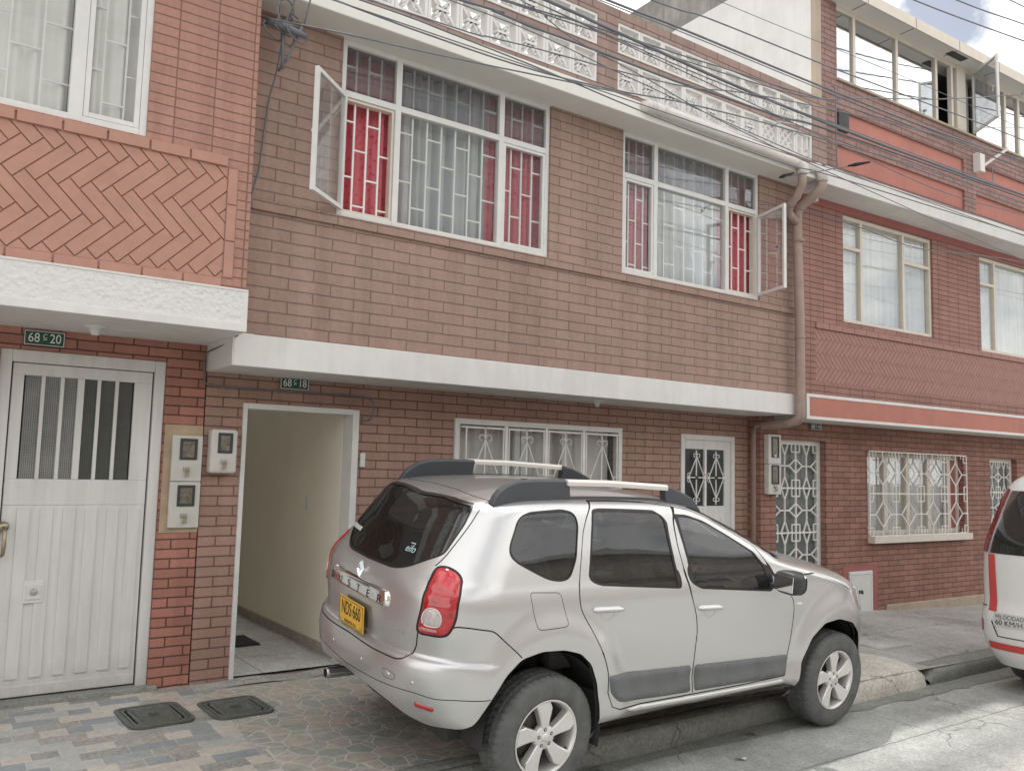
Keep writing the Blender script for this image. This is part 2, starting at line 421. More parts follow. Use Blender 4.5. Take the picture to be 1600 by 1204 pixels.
def flagstones():
    m, t, b = material('crazy paving tiles')
    p = t.pos()
    v1 = t.n.new('ShaderNodeTexVoronoi'); t.l.new(p, v1.inputs['Vector']); v1.feature = 'DISTANCE_TO_EDGE'; v1.inputs['Scale'].default_value = 7.6; v1.inputs['Randomness'].default_value = .92
    v2 = t.n.new('ShaderNodeTexVoronoi'); t.l.new(p, v2.inputs['Vector']); v2.inputs['Scale'].default_value = 7.6; v2.inputs['Randomness'].default_value = .92
    sep = t.new('ShaderNodeSeparateColor', Color=v2.outputs['Color'])
    c = t.ramp(sep.outputs[0], [(0, (.48,.475,.43)), (.2, (.54,.485,.42)), (.4, (.42,.44,.41)), (.6, (.51,.495,.445)), (.75, (.56,.50,.44)), (.9, (.40,.415,.39))], 'CONSTANT')
    c = t.mix(1.0, c, t.ramp(t.noise(p, 22, 6, .7), [(.3, (.74,.74,.74)), (.75, (1.2,1.2,1.2))]), 'MULTIPLY')
    g = t.ramp(v1.outputs['Distance'], [(.025, (1,1,1)), (.05, (0,0,0))])
    c = t.mix(t.math('MULTIPLY', g, .9), c, (.66,.65,.60))
    gr = t.n.new('ShaderNodeTexBrick'); t.l.new(p, gr.inputs['Vector']); gr.offset = 0
    gr.inputs['Scale'].default_value = 1; gr.inputs['Brick Width'].default_value = .60; gr.inputs['Row Height'].default_value = .60; gr.inputs['Mortar Size'].default_value = .003
    c = t.mix(t.math('MULTIPLY', gr.outputs['Fac'], .8), c, (.40,.39,.36))
    c = t.mix(1.0, c, t.ramp(t.noise(p, 1.2, 6, .7), [(.4, (1,1,1)), (.8, (.70,.70,.68))]), 'MULTIPLY')
    t.l.new(c, b.inputs['Base Color'])
    b.inputs['Roughness'].default_value = .5
    t.l.new(t.bump(t.math('ADD', t.math('MULTIPLY', g, -1.0), t.math('MULTIPLY', t.noise(p, 35, 4), .5)), .35, .005), b.inputs['Normal'])
    return m
M['flag'] = flagstones()

def slab_concrete(name, col, stain=.5, joints=None, light=(.42,.41,.38)):
    m, t, b = material(name)
    p = t.pos()
    a = t.noise(p, .9, 7, .68); f = t.noise(p, 55, 4, .7); mid = t.noise(p, 6, 6, .7)
    c = t.ramp(a, [(.30, tuple(x*.70 for x in col)), (.5, col), (.72, tuple(min(1, x*1.22) for x in col))])
    c = t.mix(1.0, c, t.ramp(mid, [(.3, (.84,.84,.84)), (.72, (1.13,1.13,1.13))]), 'MULTIPLY')
    c = t.mix(1.0, c, t.ramp(f, [(.3, (.86,.86,.86)), (.7, (1.12,1.12,1.12))]), 'MULTIPLY')
    sp = t.ramp(t.noise(p, 3.1, 7, .75), [(.60, (0,0,0)), (.70, (1,1,1))])
    c = t.mix(t.math('MULTIPLY', sp, stain), c, tuple(x*.42 for x in col))
    lt = t.ramp(t.noise(p, 2.0, 6, .7), [(.62, (0,0,0)), (.74, (1,1,1))])
    c = t.mix(t.math('MULTIPLY', lt, .35), c, light)
    cw = t.n.new('ShaderNodeVectorMath'); cw.operation = 'ADD'; cn = t.n.new('ShaderNodeTexNoise'); t.l.new(p, cn.inputs['Vector']); cn.inputs['Scale'].default_value = 3.5; cn.inputs['Detail'].default_value = 5
    cs = t.n.new('ShaderNodeVectorMath'); cs.operation = 'SCALE'; t.l.new(cn.outputs['Color'], cs.inputs[0]); cs.inputs['Scale'].default_value = .35
    t.l.new(p, cw.inputs[0]); t.l.new(cs.outputs[0], cw.inputs[1])
    cv = t.n.new('ShaderNodeTexVoronoi'); cv.feature = 'DISTANCE_TO_EDGE'; t.l.new(cw.outputs[0], cv.inputs['Vector']); cv.inputs['Scale'].default_value = .75
    crk = t.math('MULTIPLY', t.ramp(cv.outputs['Distance'], [(.002, (1,1,1)), (.007, (0,0,0))]), t.ramp(t.noise(p, .8, 3), [(.48, (0,0,0)), (.56, (1,1,1))]))
    c = t.mix(t.math('MULTIPLY', crk, .75), c, tuple(x*.3 for x in col))
    gv = t.n.new('ShaderNodeTexVoronoi'); t.l.new(p, gv.inputs['Vector']); gv.inputs['Scale'].default_value = 70
    c = t.mix(1.0, c, t.ramp(gv.outputs['Color'], [(.1, (.80,.80,.80)), (.5, (1,1,1)), (.9, (1.15,1.15,1.14))]), 'MULTIPLY')
    h = f
    if joints:
        gr = t.n.new('ShaderNodeTexBrick'); 
        nzv = t.n.new('ShaderNodeVectorMath'); nzv.operation = 'ADD'; nn = t.n.new('ShaderNodeTexNoise'); t.l.new(p, nn.inputs['Vector']); nn.inputs['Scale'].default_value = 6
        s2 = t.n.new('ShaderNodeVectorMath'); s2.operation = 'SCALE'; t.l.new(nn.outputs['Color'], s2.inputs[0]); s2.inputs['Scale'].default_value = .03
        t.l.new(p, nzv.inputs[0]); t.l.new(s2.outputs[0], nzv.inputs[1]); t.l.new(nzv.outputs[0], gr.inputs['Vector'])
        gr.offset = joints[2]; gr.inputs['Scale'].default_value = 1; gr.inputs['Brick Width'].default_value = joints[0]; gr.inputs['Row Height'].default_value = joints[1]; gr.inputs['Mortar Size'].default_value = .006
        c = t.mix(t.math('MULTIPLY', gr.outputs['Fac'], .8), c, tuple(x*.35 for x in col))
        h = t.math('ADD', f, t.math('MULTIPLY', gr.outputs['Fac'], -2.0))
    t.l.new(c, b.inputs['Base Color'])
    t.l.new(t.ramp(mid, [(.3, (.62,.62,.62)), (.7, (.9,.9,.9))]), b.inputs['Roughness'])
    t.l.new(t.bump(h, .5, .005), b.inputs['Normal'])
    return m
M['road'] = slab_concrete('worn concrete road', (.41,.425,.41), .45, (3.6, 3.1, .0))
M['pave'] = slab_concrete('stained concrete pavement', (.43,.425,.405), .6, (1.55, 1.2, .4))
M['kerb_light'] = slab_concrete('pale kerb concrete', (.58,.55,.49), .35)
M['kerb_dark'] = slab_concrete('mossy kerb concrete', (.27,.28,.26), .5, light=(.30,.30,.28))
M['dirt'] = slab_concrete('bare ground', (.17,.16,.14), .5)
M['hall_floor'] = slab_concrete('hall floor tile', (.56,.57,.545), .15, (.6, .6, 0))
M['cast_iron'] = plain('cast iron', (.125,.140,.130), .5, var=.35, vs=18, bump=.5, bs=50, grime=.5)
M['mat'] = plain('dark door mat', (.035,.037,.040), .95, bump=.5, bs=90)
M['leaf'] = plain('dry leaf', (.30,.22,.14), .8, var=.4)
def added_skylight_mat():  # for the added translucent cover that spreads daylight
    m, t, b = material('milky skylight')
    tl = t.n.new('ShaderNodeBsdfTranslucent'); tl.inputs['Color'].default_value = (.9,.9,.88,1); t.l.new(tl.outputs[0], t.n['Material Output'].inputs['Surface'])
    return m
M['added_skylight'] = added_skylight_mat()
M['brake'] = plain('dusty brake disc', (.13,.125,.12), .6, metal=.5, var=.2)
M['handle_cup'] = plain('shaded silver', (.40,.39,.375), .45, metal=.5, var=.03)
M['chrome_dull'] = plain('dull chrome', (.72,.71,.70), .16, metal=1, var=.02)
M['opposite'] = brick('light render', (.62,.55,.49), (.45,.40,.36), .25, .08, .008, .5)

def door_paint(name, col):
    """enamel with hand marks, chalky runs and a rusty foot"""
    m, t, b = material(name)
    p = t.pos(); sep = t.new('ShaderNodeSeparateXYZ', Vector=p)
    mv = t.n.new('ShaderNodeMapping'); t.l.new(p, mv.inputs['Vector']); mv.inputs['Scale'].default_value = (9, 9, .7)
    c = t.ramp(t.noise(mv.outputs[0], 1.4, 6, .7), [(.3, tuple(x*.86 for x in col)), (.6, col), (.8, tuple(min(1, x*1.05) for x in col))])
    foot = t.ramp(t.math('ADD', sep.outputs[2], t.math('MULTIPLY', t.noise(p, 6, 6, .75), .55)), [(.42, (1,1,1)), (.75, (0,0,0))])
    c = t.mix(t.math('MULTIPLY', foot, .55), c, (.40,.375,.34))
    rust = t.ramp(t.math('ADD', t.noise(p, 16, 6, .8), t.math('MULTIPLY', sep.outputs[2], -.09)), [(.60, (0,0,0)), (.66, (1,1,1))])
    c = t.mix(t.math('MULTIPLY', rust, .45), c, (.33,.25,.20))
    hand = t.ramp(t.noise(p, 3.2, 5, .7), [(.55, (0,0,0)), (.75, (.22,.22,.22))])
    c = t.mix(hand, c, (.45,.43,.39))
    t.l.new(c, b.inputs['Base Color']); b.inputs['Roughness'].default_value = .42
    t.l.new(t.bump(t.noise(p, 22, 4), .08, .006), b.inputs['Normal'])
    return m
M['door_white'] = door_paint('worn white door enamel', (.74,.74,.725))
# ------------------------------------------------------------------ pieces shared by the houses
def curtain(name, x0, x1, z0, z1, y, mat, parent, waves=9, amp=.022, seed=0, label=None):
    rng = random.Random(seed)
    ph = [rng.uniform(0, 6.28) for _ in range(4)]
    def fn(u, v):
        s = waves*u*6.283
        return (x0+(x1-x0)*u, y + amp*(math.sin(s+ph[0]+.6*math.sin(s*.31+ph[1]))+.5*math.sin(s*1.7+ph[2]+v*1.5)), z0+(z1-z0)*v)
    mb = MB().sheet(fn, [i/(waves*10) for i in range(waves*10+1)], [0, .25, .5, .75, 1])
    o = mb.build(name, mat, parent)
    if label: o['label'] = label
    return o

def brick_grille(mb, x0, x1, z0, z1, y, cols, rows, w=.013, first=.3):
    """window bars set out like brickwork: uprights with staggered short crossbars"""
    dx = (x1-x0)/cols
    for i in range(1, cols): mb.bar((x0+i*dx, y, z0), (x0+i*dx, y, z1), w)
    dz = (z1-z0)/rows
    for i in range(cols):
        off = dz*(first if i % 2 else first+.5)
        z = z0+off
        while z < z1-.03:
            if z > z0+.03: mb.bar((x0+i*dx, y, z), (x0+(i+1)*dx, y, z), w*.9)
            z += dz
    return mb

def frame(mb, x0, x1, z0, z1, y0, y1, w, m=0):
    mb.box(x0, x0+w, y0, y1, z0, z1, m); mb.box(x1-w, x1, y0, y1, z0, z1, m)
    mb.box(x0+w, x1-w, y0, y1, z1-w, z1, m); mb.box(x0+w, x1-w, y0, y1, z0, z0+w, m)
    return mb

def sash(hx, hy, fx, fy, z0, z1, parent, gm, flip=1):
    d = Vector((fx-hx, fy-hy, 0)); L = d.length; d.normalize(); n = Vector((-d.y, d.x, 0))
    R = Matrix(((d.x, n.x, 0, hx), (d.y, n.y, 0, hy), (0, 0, 1, 0), (0, 0, 0, 1)))
    mb = MB(); w = .032; t = .016
    for a in ((0, w, z0, z1), (L-w, L, z0, z1), (w, L-w, z0, z0+w), (w, L-w, z1-w, z1)):
        mb.box(a[0], a[1], -t, t, a[2], a[3], 0, R)
    o = mb.build('sash', M['white_metal'], parent, bevel=.003)
    g = MB().box(w, L-w, -.002, .002, z0+w, z1-w, 0, R).build('pane', gm, parent)
    MB().box(L-.10, L-.05, -.05, -.016, (z0+z1)/2-.01, (z0+z1)/2+.01, 0, R).box(L-.075, L-.06, -.045, -.03, (z0+z1)/2-.07, (z0+z1)/2+.01, 0, R).build('catch', M['steel'], parent)
    return o

def number_plate(parent, x, y, z, w, h, nums, y_off=0, bright=1):
    mb = MB(); mb.box(x-w/2, x+w/2, y-.006, y, z-h/2, z+h/2, 0)
    o = mb.build('number_plate', M['sign_green'], parent, bevel=.002)
    r = MB(); e = .004; yy = y-.0085
    frame(r, x-w/2+.002, x+w/2-.002, z-h/2+.002, z+h/2-.002, yy, yy+.0024, e)
    r.build('rim', M['sign_white'], o)
    a, c, b = nums
    text_part('lettering', a, h*.88, M['sign_white'], o, Matrix.Translation((x-w*.26, yy, z-.001)) @ UP, .82, .0008)
    text_part('lettering', b, h*.88, M['sign_white'], o, Matrix.Translation((x+w*.27, yy, z-.001)) @ UP, .82, .0008)
    text_part('lettering', c, h*.42, M['sign_white'], o, Matrix.Translation((x+w*.01, yy, z+h*.14)) @ UP, .95, .0008)
    MB().box(x-w*.035, x+w*.055, yy, yy+.0024, z-h*.10, z-h*.05).build('dash', M['sign_white'], o)
    return o

def meter_box(parent, x0, x1, z0, z1, y, depth, round_=False, wx=(.22, .78), wz=(.45, .88), lock=True, label=None):
    W = x1-x0; H = z1-z0
    o = MB().box(x0, x1, y-depth, y, z0, z1).build('meter_box', M['meter_box'], parent, bevel=.02 if round_ else .006)
    if label: o['label'] = label
    a, b, c, d = x0+W*wx[0], x0+W*wx[1], z0+H*wz[0], z0+H*wz[1]
    f = MB(); frame(f, a, b, c, d, y-depth-.010, y-depth+.004, .018)
    f.build('window_frame', M['black'], o, bevel=.003)
    MB().box(a+.018, b-.018, y-depth-.003, y-depth+.002, c+.018, d-.018).build('window_pane', M['meter_glass'], o)
    l = MB(); xm = x0+W*.5; zl = z0+H*.16
    l.box(xm-.022, xm+.022, y-depth-.010, y-depth, zl+.02, zl+.05)
    l.build('hasp', M['steel'], o)
    if lock:
        k = MB(); k.box(xm-.010, xm+.014, y-depth-.030, y-depth-.014, zl-.018, zl+.008)
        k.tube([(xm-.008, y-depth-.02, zl+.005), (xm-.008, y-depth-.02, zl+.03), (xm+.003, y-depth-.02, zl+.038), (xm+.014, y-depth-.02, zl+.03), (xm+.014, y-depth-.02, zl+.005)], .004, 6)
        k.build('padlock', M['brass'], o, bevel=.003)
    return o
M['meter_glass'] = plain('meter window', (.16,.14,.11), .12, var=.5, vs=25, spec=.8)

def herringbone(mb, x0, x1, z0, z1, y, n, W, proud=.010, gap=.006, m=0):
    """chevron bands of bricks on edge, each a low block clipped to the panel"""
    L = n*W; r2 = math.sqrt(.5)
    def toxz(a, b): return ((a+b)*r2, (b-a)*r2)
    K = int((x1-x0+z1-z0)*2/W)+8
    pts = []
    for i in range(-K, K):
        for j in range(-int((z1-z0)/L)-6, int((z1-z0)/L)+6):
            oa, ob = i*W + j*L, i*W - j*L
            for (aw, bw, a0, b0) in ((L, W, 0, 0), (W, L, 0, W)):
                g = gap/2
                rect = [(oa+a0+g, ob+b0+g), (oa+a0+aw-g, ob+b0+g), (oa+a0+aw-g, ob+b0+bw-g), (oa+a0+g, ob+b0+bw-g)]
                poly = [toxz(*p) for p in rect]
                poly = [(p[0]+x0, p[1]+z0) for p in poly]
                if max(p[0] for p in poly) < x0 or min(p[0] for p in poly) > x1 or max(p[1] for p in poly) < z0 or min(p[1] for p in poly) > z1: continue
                poly = clip_poly(poly, x0, x1, z0, z1)
                if len(poly) < 3: continue
                A = sum(poly[k-1][0]*poly[k][1]-poly[k][0]*poly[k-1][1] for k in range(len(poly)))/2
                if abs(A) < 2e-5: continue
                if A < 0: poly = poly[::-1]
                mb.prism(poly, 'y', y-proud, y, m)
    return mb


# ================================================================== THE BROWN HOUSE (middle)
YU, YP = -.568, -.80          # upper wall and roof parapet
X0, X1 = 1.835, 8.20
house = thing('row_house', (1.835, 0, .2), 'two storey brown painted brick house with red curtains and open doorway', 'house', 'row houses of the street')

class Under:
    """lets parts be built in world metres under a root that stands elsewhere"""
    def __init__(self, root): self.root = root
    def fix(self):
        inv = Matrix.Translation(-Vector(self.root.location))
        for c in self.root.children: c.matrix_parent_inverse = inv

# lower wall: openings for doorway, window and white door
dA = (2.12, 3.085, .2, 2.275); wG = (4.02, 6.035, 1.10, 2.262); dB = (6.915, 7.79, .2, 2.245)
mb = MB().wall(X0, X1+.0, .0, 2.72, 0, [dA, wG, dB], .16, 0, 0)
lower = mb.build('wall', M['brick_brown_low'], house)
# upper wall with the two big windows
wa = (2.565, 4.613, 3.7175, 5.1305); wb = (5.50, 7.536, 3.7175, 5.1305)
mb = MB().wall(X0, X1, 2.50, 5.142, YU, [wa, wb], .16, 0, 0)
up = mb.build('wall', M['brick_brown'], house)
# projecting sill course
mb = MB().box(X0+.005, X1, YU-.024, YU+.002, 3.632, 3.712)
mb.build('sill_course', M['brick_brown'], house, bevel=.006)
# gable walls, back wall
MB().box(X0+.003, X0+.15, YU+.16, 8, 2.5, 5.3).box(X1-.15, X1-.003, YU+.16, 8, 2.5, 5.3).build('side_wall', M['dim'], house)
MB().box(X0, X1, 8, 8.2, 0, 5.3).build('back_wall', M['tan'], house)
# white floor ledge
mb = MB().box(X0-.005, 8.10, -.622, YU-.003, 2.492, 2.722, 0).box(X0-.005, 8.11, YU-.003, .0-.003, 2.492, 2.503, 0)
mb.build('ledge', M['white'], house, bevel=.006)
# end face of ledge and the wall filling between
MB().box(X0-.012, X0+.13, -.618, -.004, 2.495, 2.7245).build('ledge_end', M['white'], house)
# cornice slab + fascia
mb = MB().box(X0-.1, 8.16, -.875, 0, 5.13, 5.29)
mb.build('cornice', M['soffit'], house, bevel=.008)
MB().box(X0-.1, 8.2, 0.0, .66, 5.135, 5.285).box(3.3, 8.2, .66, 8.1, 5.135, 5.285).box(X0-.1, 3.3, 6.4, 8.1, 5.135, 5.285).build('roof', M['concrete_old'], house)
MB().box(X0+.04, X0+.06, .62, 6.4, 2.51, 5.13).box(3.30, 3.32, .62, 6.4, 2.51, 5.13).box(X0+.04, X0+.06, 4.6, 6.4, 0, 2.51).box(3.30, 3.32, 4.6, 6.4, 0, 2.51).box(X0+.05, 3.31, 6.38, 6.4, 0, 5.13).box(X0+.05, 3.31, .60, .62, 2.51, 5.13).build('added_light_well', M['white'], house)  # unseen shaft, added to bring daylight into the passage
MB().box(X0+.02, 3.34, .62, 6.43, 5.29, 5.30).build('added_skylight', M['added_skylight'], house)  # unseen cover, added to diffuse the daylight falling down the shaft
# parapet with four long openings filled by pierced blocks
pz = [(5.372, 5.672), (5.732, 6.032)]
px = [(1.985, 4.955), (5.205, 8.175)]
holes = [(a, b, c, d) for a, b in px for c, d in pz]
MB().wall(X0, 8.44, 5.29, 6.155, YP, holes, .14, 0, 0).build('parapet', M['brick_parapet'], house)
def block(kind):
    mb = MB(); s = .297; h = .30; w = .026; d0, d1 = -.004, .10
    frame(mb, .002, s-.002, .001, h-.001, d0, d1, w)
    t = .024
    def arc(cx, cz, r, a0, a1, n=9):
        p = [(cx+r*math.cos(a0+(a1-a0)*i/n), cz+r*math.sin(a0+(a1-a0)*i/n)) for i in range(n+1)]
        for a, b in zip(p, p[1:]):
            mb.bar((a[0], (d0+d1)/2+.01, a[1]), (b[0], (d0+d1)/2+.01, b[1]), t, d1-d0-.03, 0)
    if kind == 0:
        arc(s*.5, h*.73, .062, math.pi*1.05, math.pi*2.0); arc(s*.5, h*.27, .062, 0, math.pi*.95)
        arc(.03, h*.5, .10, -1.0, 1.0); arc(s-.03, h*.5, .10, math.pi-1.0, math.pi+1.0)
        mb.bar((s*.28, .05, h*.5), (s*.72, .05, h*.5), t, .07)
        mb.bar((.03, .05, h*.86), (s*.3, .05, h*.62), t, .07); mb.bar((s-.03, .05, h*.14), (s*.7, .05, h*.38), t, .07)
    elif kind == 1:
        for i in (-1, 0, 1):
            for sg in (1, -1):
                x = s*.5+i*.10
                a = (x-sg*.13, h*.5-.13); b = (x+sg*.13, h*.5+.13)
                p = clip_seg(a, b, .02, s-.02, .02, h-.02)
                if p: mb.bar((p[0][0], .045, p[0][1]), (p[1][0], .045, p[1][1]), .020, .05)
    else:
        arc(s*.30, h*.62, .075, 0, math.pi); arc(s*.66, h*.40, .075, math.pi, 2*math.pi)
        mb.bar((s*.48, .05, h*.15), (s*.48, .05, h*.85), t, .07); mb.bar((s*.15, .05, .05), (s*.15, .05, h*.62), t, .07)
        mb.bar((s*.80, .05, h*.95), (s*.80, .05, h*.40), t, .07)
    return mb
def clip_seg(a, b, x0, x1, z0, z1):
    t0, t1 = 0, 1; dx, dz = b[0]-a[0], b[1]-a[1]
    for p, q in ((-dx, a[0]-x0), (dx, x1-a[0]), (-dz, a[1]-z0), (dz, z1-a[1])):
        if abs(p) < 1e-9:
            if q < 0: return None
        else:
            r = q/p
            if p < 0: t0 = max(t0, r)
            else: t1 = min(t1, r)
    if t1-t0 < .05: return None
    return (a[0]+dx*t0, a[1]+dz*t0), (a[0]+dx*t1, a[1]+dz*t1)
protos = {}
for a, b in px:
    for c, d in pz:
        for i in range(10):
            k = 0
            if a > 5 and c < 5.5 and i >= 7: k = 1 if i < 9 else 2
            if k not in protos:
                protos[k] = block(k).build('breeze_block', M['white'], house); o = protos[k]
            else:
                o = protos[k].copy(); COL.objects.link(o); o.parent = house
            o.location = (a+i*.297, YP+.012, c)

# --- upper windows
def big_window(x0, x1, z0, z1, m1, m2, tr, seed, label, open_left):
    y0, y1 = YU+.020, YU+.075
    mb = MB(); w = .042
    frame(mb, x0+.001, x1-.001, z0+.001, z1-.001, y0, y1, w)
    for m_ in (m1, m2): mb.box(m_-.026, m_+.026, y0-.004, y1+.002, z0+.003, z1-.003)
    for a, b in ((x0+w-.002, m1-.024), (m1+.024, m2-.024), (m2+.024, x1-w+.002)): mb.box(a, b, y0-.002, y1, tr-.026, tr+.026)
    win = mb.build('window', M['white_metal'], house, bevel=.004)
    win['label'] = label
    yg = YU+.052
    bays = [(x0+w, m1-.026), (m1+.026, m2-.026), (m2+.026, x1-w)]
    for i, (a, b) in enumerate(bays):
        MB().box(a-.006, b+.006, yg-.002, yg+.002, tr+.02, z1-w+.006).build('pane', M['glass_dusty'], win)
        opened = (i == 0 and open_left) or (i == 2 and not open_left)
        if not opened:
            MB().box(a-.006, b+.006, yg-.002, yg+.002, z0+w-.006, tr-.02).build('pane', M['glass'], win)
        if i != 1 and not opened:
            s = MB(); frame(s, a+.002, b-.002, z0+w+.002, tr-.028, y0+.003, y1-.006, .026); s.build('sash', M['white_metal'], win, bevel=.003)
        if opened:
            s = MB(); frame(s, a+.002, b-.002, z0+w+.002, tr-.028, y0+.012, y1+.02, .020); s.build('rebate', M['cream_metal'], win)
    g = MB(); yb = YU+.078
    for i, (a, b) in enumerate(bays):
        cols = 4 if i != 1 else 7
        brick_grille(g, a, b, z0+.03, z1-.05, yb, cols, 3 if i != 1 else 3.3, .014, .2+.23*i)
    g.build('grille', M['white_bar'], win)
    return win
WA = big_window(*wa, 3.068, 4.082, 4.698, 1, 'larger upper window, its left sash swung open', True)
sash(2.60, YU-.005, 2.225, -.905, 3.755, 4.67, WA, M['glass'])
curtain('curtain', 2.58, 3.14, 3.66, 5.1, YU+.16, M['red_curtain'], WA, 5, .03, 3, 'red damask curtain')
curtain('curtain', 3.05, 4.08, 3.66, 5.1, YU+.19, M['sheer_blue'], WA, 9, .035, 4, 'blue grey sheer curtain')
curtain('curtain', 4.00, 4.14, 3.66, 5.1, YU+.155, M['red_curtain'], WA, 2, .02, 5, 'red damask curtain')
curtain('curtain', 4.14, 4.62, 3.66, 5.1, YU+.16, M['red_curtain'], WA, 5, .03, 6, 'red damask curtain')
WB = big_window(*wb, 5.962, 7.022, 4.698, 2, 'smaller looking upper window, its right sash swung open', False)
sash(7.50, YU-.005, 7.345, -1.05, 3.755, 4.655, WB, M['glass'])
curtain('curtain', 5.72, 5.99, 3.66, 5.1, YU+.16, M['red_curtain'], WB, 3, .025, 7, 'red damask curtain')
curtain('curtain', 6.10, 7.06, 3.66, 5.1, YU+.17, M['sheer'], WB, 11, .018, 8, 'pale sheer curtain')
curtain('curtain', 7.00, 7.54, 3.66, 5.1, YU+.16, M['red_curtain'], WB, 5, .028, 9, 'red damask curtain')
# dark room behind
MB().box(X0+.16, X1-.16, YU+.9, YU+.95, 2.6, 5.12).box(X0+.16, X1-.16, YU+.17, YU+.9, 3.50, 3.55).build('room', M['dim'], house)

# --- ground floor window with scrolled grille
def curl(mb, x, y, z, r, a0, turns, w, sgn=1):
    p = []
    for i in range(15):
        t = i/14; a = a0+sgn*turns*6.283*t; rr = r*(1-.55*t)
        p.append((x+rr*math.cos(a), y, z+rr*math.sin(a)))
    mb.tube(p, w/2, 6)
def scroll_panel(mb, x0, x1, z0, z1, y, w=.011, full=True):
    cx, cz = (x0+x1)/2, (z0+z1)/2; a = (x1-x0)/2; b = (z1-z0)/2
    if full: frame(mb, x0, x1, z0, z1, y-w/2, y+w/2, w)
    mb.bar((cx, y, z0), (cx, y, z1), w); mb.bar((x0, y, cz), (x1, y, cz), w)
    P = [(cx+a*.62, cz), (cx, cz+b*.62), (cx-a*.62, cz), (cx, cz-b*.62)]
    T = [(cx+a*.96, cz), (cx, cz+b*.90), (cx-a*.96, cz), (cx, cz-b*.90)]
    r = a*.19
    # long diagonals meeting near the tips, ending in curls
    for i in range(4):
        p, q = T[i], T[(i+1) % 4]
        mb.bar((p[0]*.86+cx*.14, y-.006, p[1]*.86+cz*.14), (q[0]*.86+cx*.14, y-.006, q[1]*.86+cz*.14), w*.8)
    for s in (-1, 1):
        for e in (-1, 1):
            curl(mb, cx+s*r*1.05, y-.006, cz+e*(b*.80), r, math.pi if s > 0 else 0, .8, w*.8, -s*e)
            curl(mb, cx+s*(a*.80), y-.006, cz+e*r*1.15, r*.95, -e*math.pi/2, .8, w*.8, s*e)
    mb.box(cx-.018, cx+.018, y-.016, y+.01, cz-.018, cz+.018, 1)
x0, x1, z0, z1 = wG
mb = MB(); frame(mb, x0+.001, x1-.001, z0, z1-.001, -.028, .06, .05)
gw = mb.build('window', M['white_metal'], house, bevel=.004); gw['label'] = 'ground floor window behind a scrolled white grille'
g = MB(); n = 4; pw = (x1-x0-.14)/n
for i in range(n):
    a = x0+.07+i*pw
    scroll_panel(g, a+.025, a+pw-.025, z0+.10, z1-.075, -.055)
for i in range(1, n): g.bar((x0+.07+i*pw, -.05, z0+.05), (x0+.07+i*pw, -.05, z1-.05), .03, .02)
g.bar((x0+.05, -.045, z1-.075), (x1-.05, -.045, z1-.075), .012); g.bar((x0+.05, -.045, z0+.10), (x1-.05, -.045, z0+.10), .012)
g.build('grille', [M['white_bar'], M['brass']], gw)
MB().box(x0+.04, x1-.04, .03, .034, z0+.04, z1-.04).build('pane', M['glass'], gw)
mm = MB(); mm.box(x0+.70, x0+.76, .035, .07, z0+.04, z1-.04).box(x0+.78, x0+.86, .04, .07, z0+.04, z1-.04).box(x0+1.27, x0+1.34, .035, .07, z0+.04, z1-.04)
mm.build('inner_frame', M['white_metal'], gw)
curtain('curtain', x0+.03, x1-.03, z0, z1, .16, M['sheer_warm'], gw, 16, .018, 21)
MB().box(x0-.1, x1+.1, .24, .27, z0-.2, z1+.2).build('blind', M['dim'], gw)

# --- white metal door beside the downpipe
x0, x1, z0, z1 = dB
mb = MB(); frame(mb, x0+.001, x1-.001, z0-.10, z1-.001, -.012, .08, .055)
db = mb.build('door_frame', M['white_metal'], house, bevel=.004)
mb = MB(); yd = .012
mb.box(x0+.055, x1-.055, yd, yd+.04, z0+.02, 1.46)
a, b = x0+.085, x1-.155
mb.box(x0+.055, a, yd, yd+.04, 1.46, z1-.055).box(b, x1-.055, yd, yd+.04, 1.46, z1-.055).box(a, b, yd, yd+.04, z1-.16, z1-.055)
for i in range(6):
    xx = x0+.10+i*(x1-x0-.2)/6; mb.box(xx, xx+.055, yd-.010, yd+.001, .40, 1.32)
leaf = mb.build('door', M['door_white'], house, bevel=.004); leaf['label'] = 'white metal door with a grilled light, behind the car'
g = MB(); c = (a+b)/2; g.box(c-.015, c+.015, yd-.008, yd+.02, 1.46, z1-.16)
for p, q in ((a, c), (c, b)): scroll_panel(g, p+.01, q-.01, 1.475, z1-.175, yd-.016, .011, False)
g.build('grille', [M['white_bar'], M['black']], leaf)
MB().box(a, b, yd+.02, yd+.024, 1.45, z1-.15).build('pane', M['glass_dark'], leaf)
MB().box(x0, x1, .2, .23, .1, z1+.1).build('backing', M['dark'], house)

# --- open doorway and passage
x0, x1, z0, z1 = dA
mb = MB(); w = .045
mb.box(x0-.004, x0+.030, -.022, .17, z0-.05, z1).box(x1-.055, x1+.002, -.022, .17, z0-.05, z1).box(x0+.030, x1-.055, -.022, .17, z1-.042, z1+.002)
dfm = mb.build('doorway_frame', M['white_metal'], house, bevel=.004)
mb = MB()
mb.box(x0-.25, x0-.02, .165, 4.6, .2, 2.5); mb.box(x1-.06, x1+.06, .172, 4.6, .2, 2.5); mb.box(x0-.25, x1, .165, .62, 2.42, 2.5)
mb.build('passage_wall', M['cream'], house)
MB().box(x1-.075, x1-.061, .175, 4.6, .22, .315).build('skirting', M['tile_grey'] if 'tile_grey' in M else M['tan'], house)
sw = MB().box(x1-.066, x1-.0605, .83, .90, 1.40, 1.52).box(x1-.070, x1-.066, .85, .88, 1.44, 1.48); sw.build('light_switch', M['white_metal'], house)
MB().box(3.112, 3.155, -.022, -.001, 1.805, 1.92).box(3.122, 3.145, -.027, -.021, 1.875, 1.905).build('doorbell', M['white_metal'], house, bevel=.003)

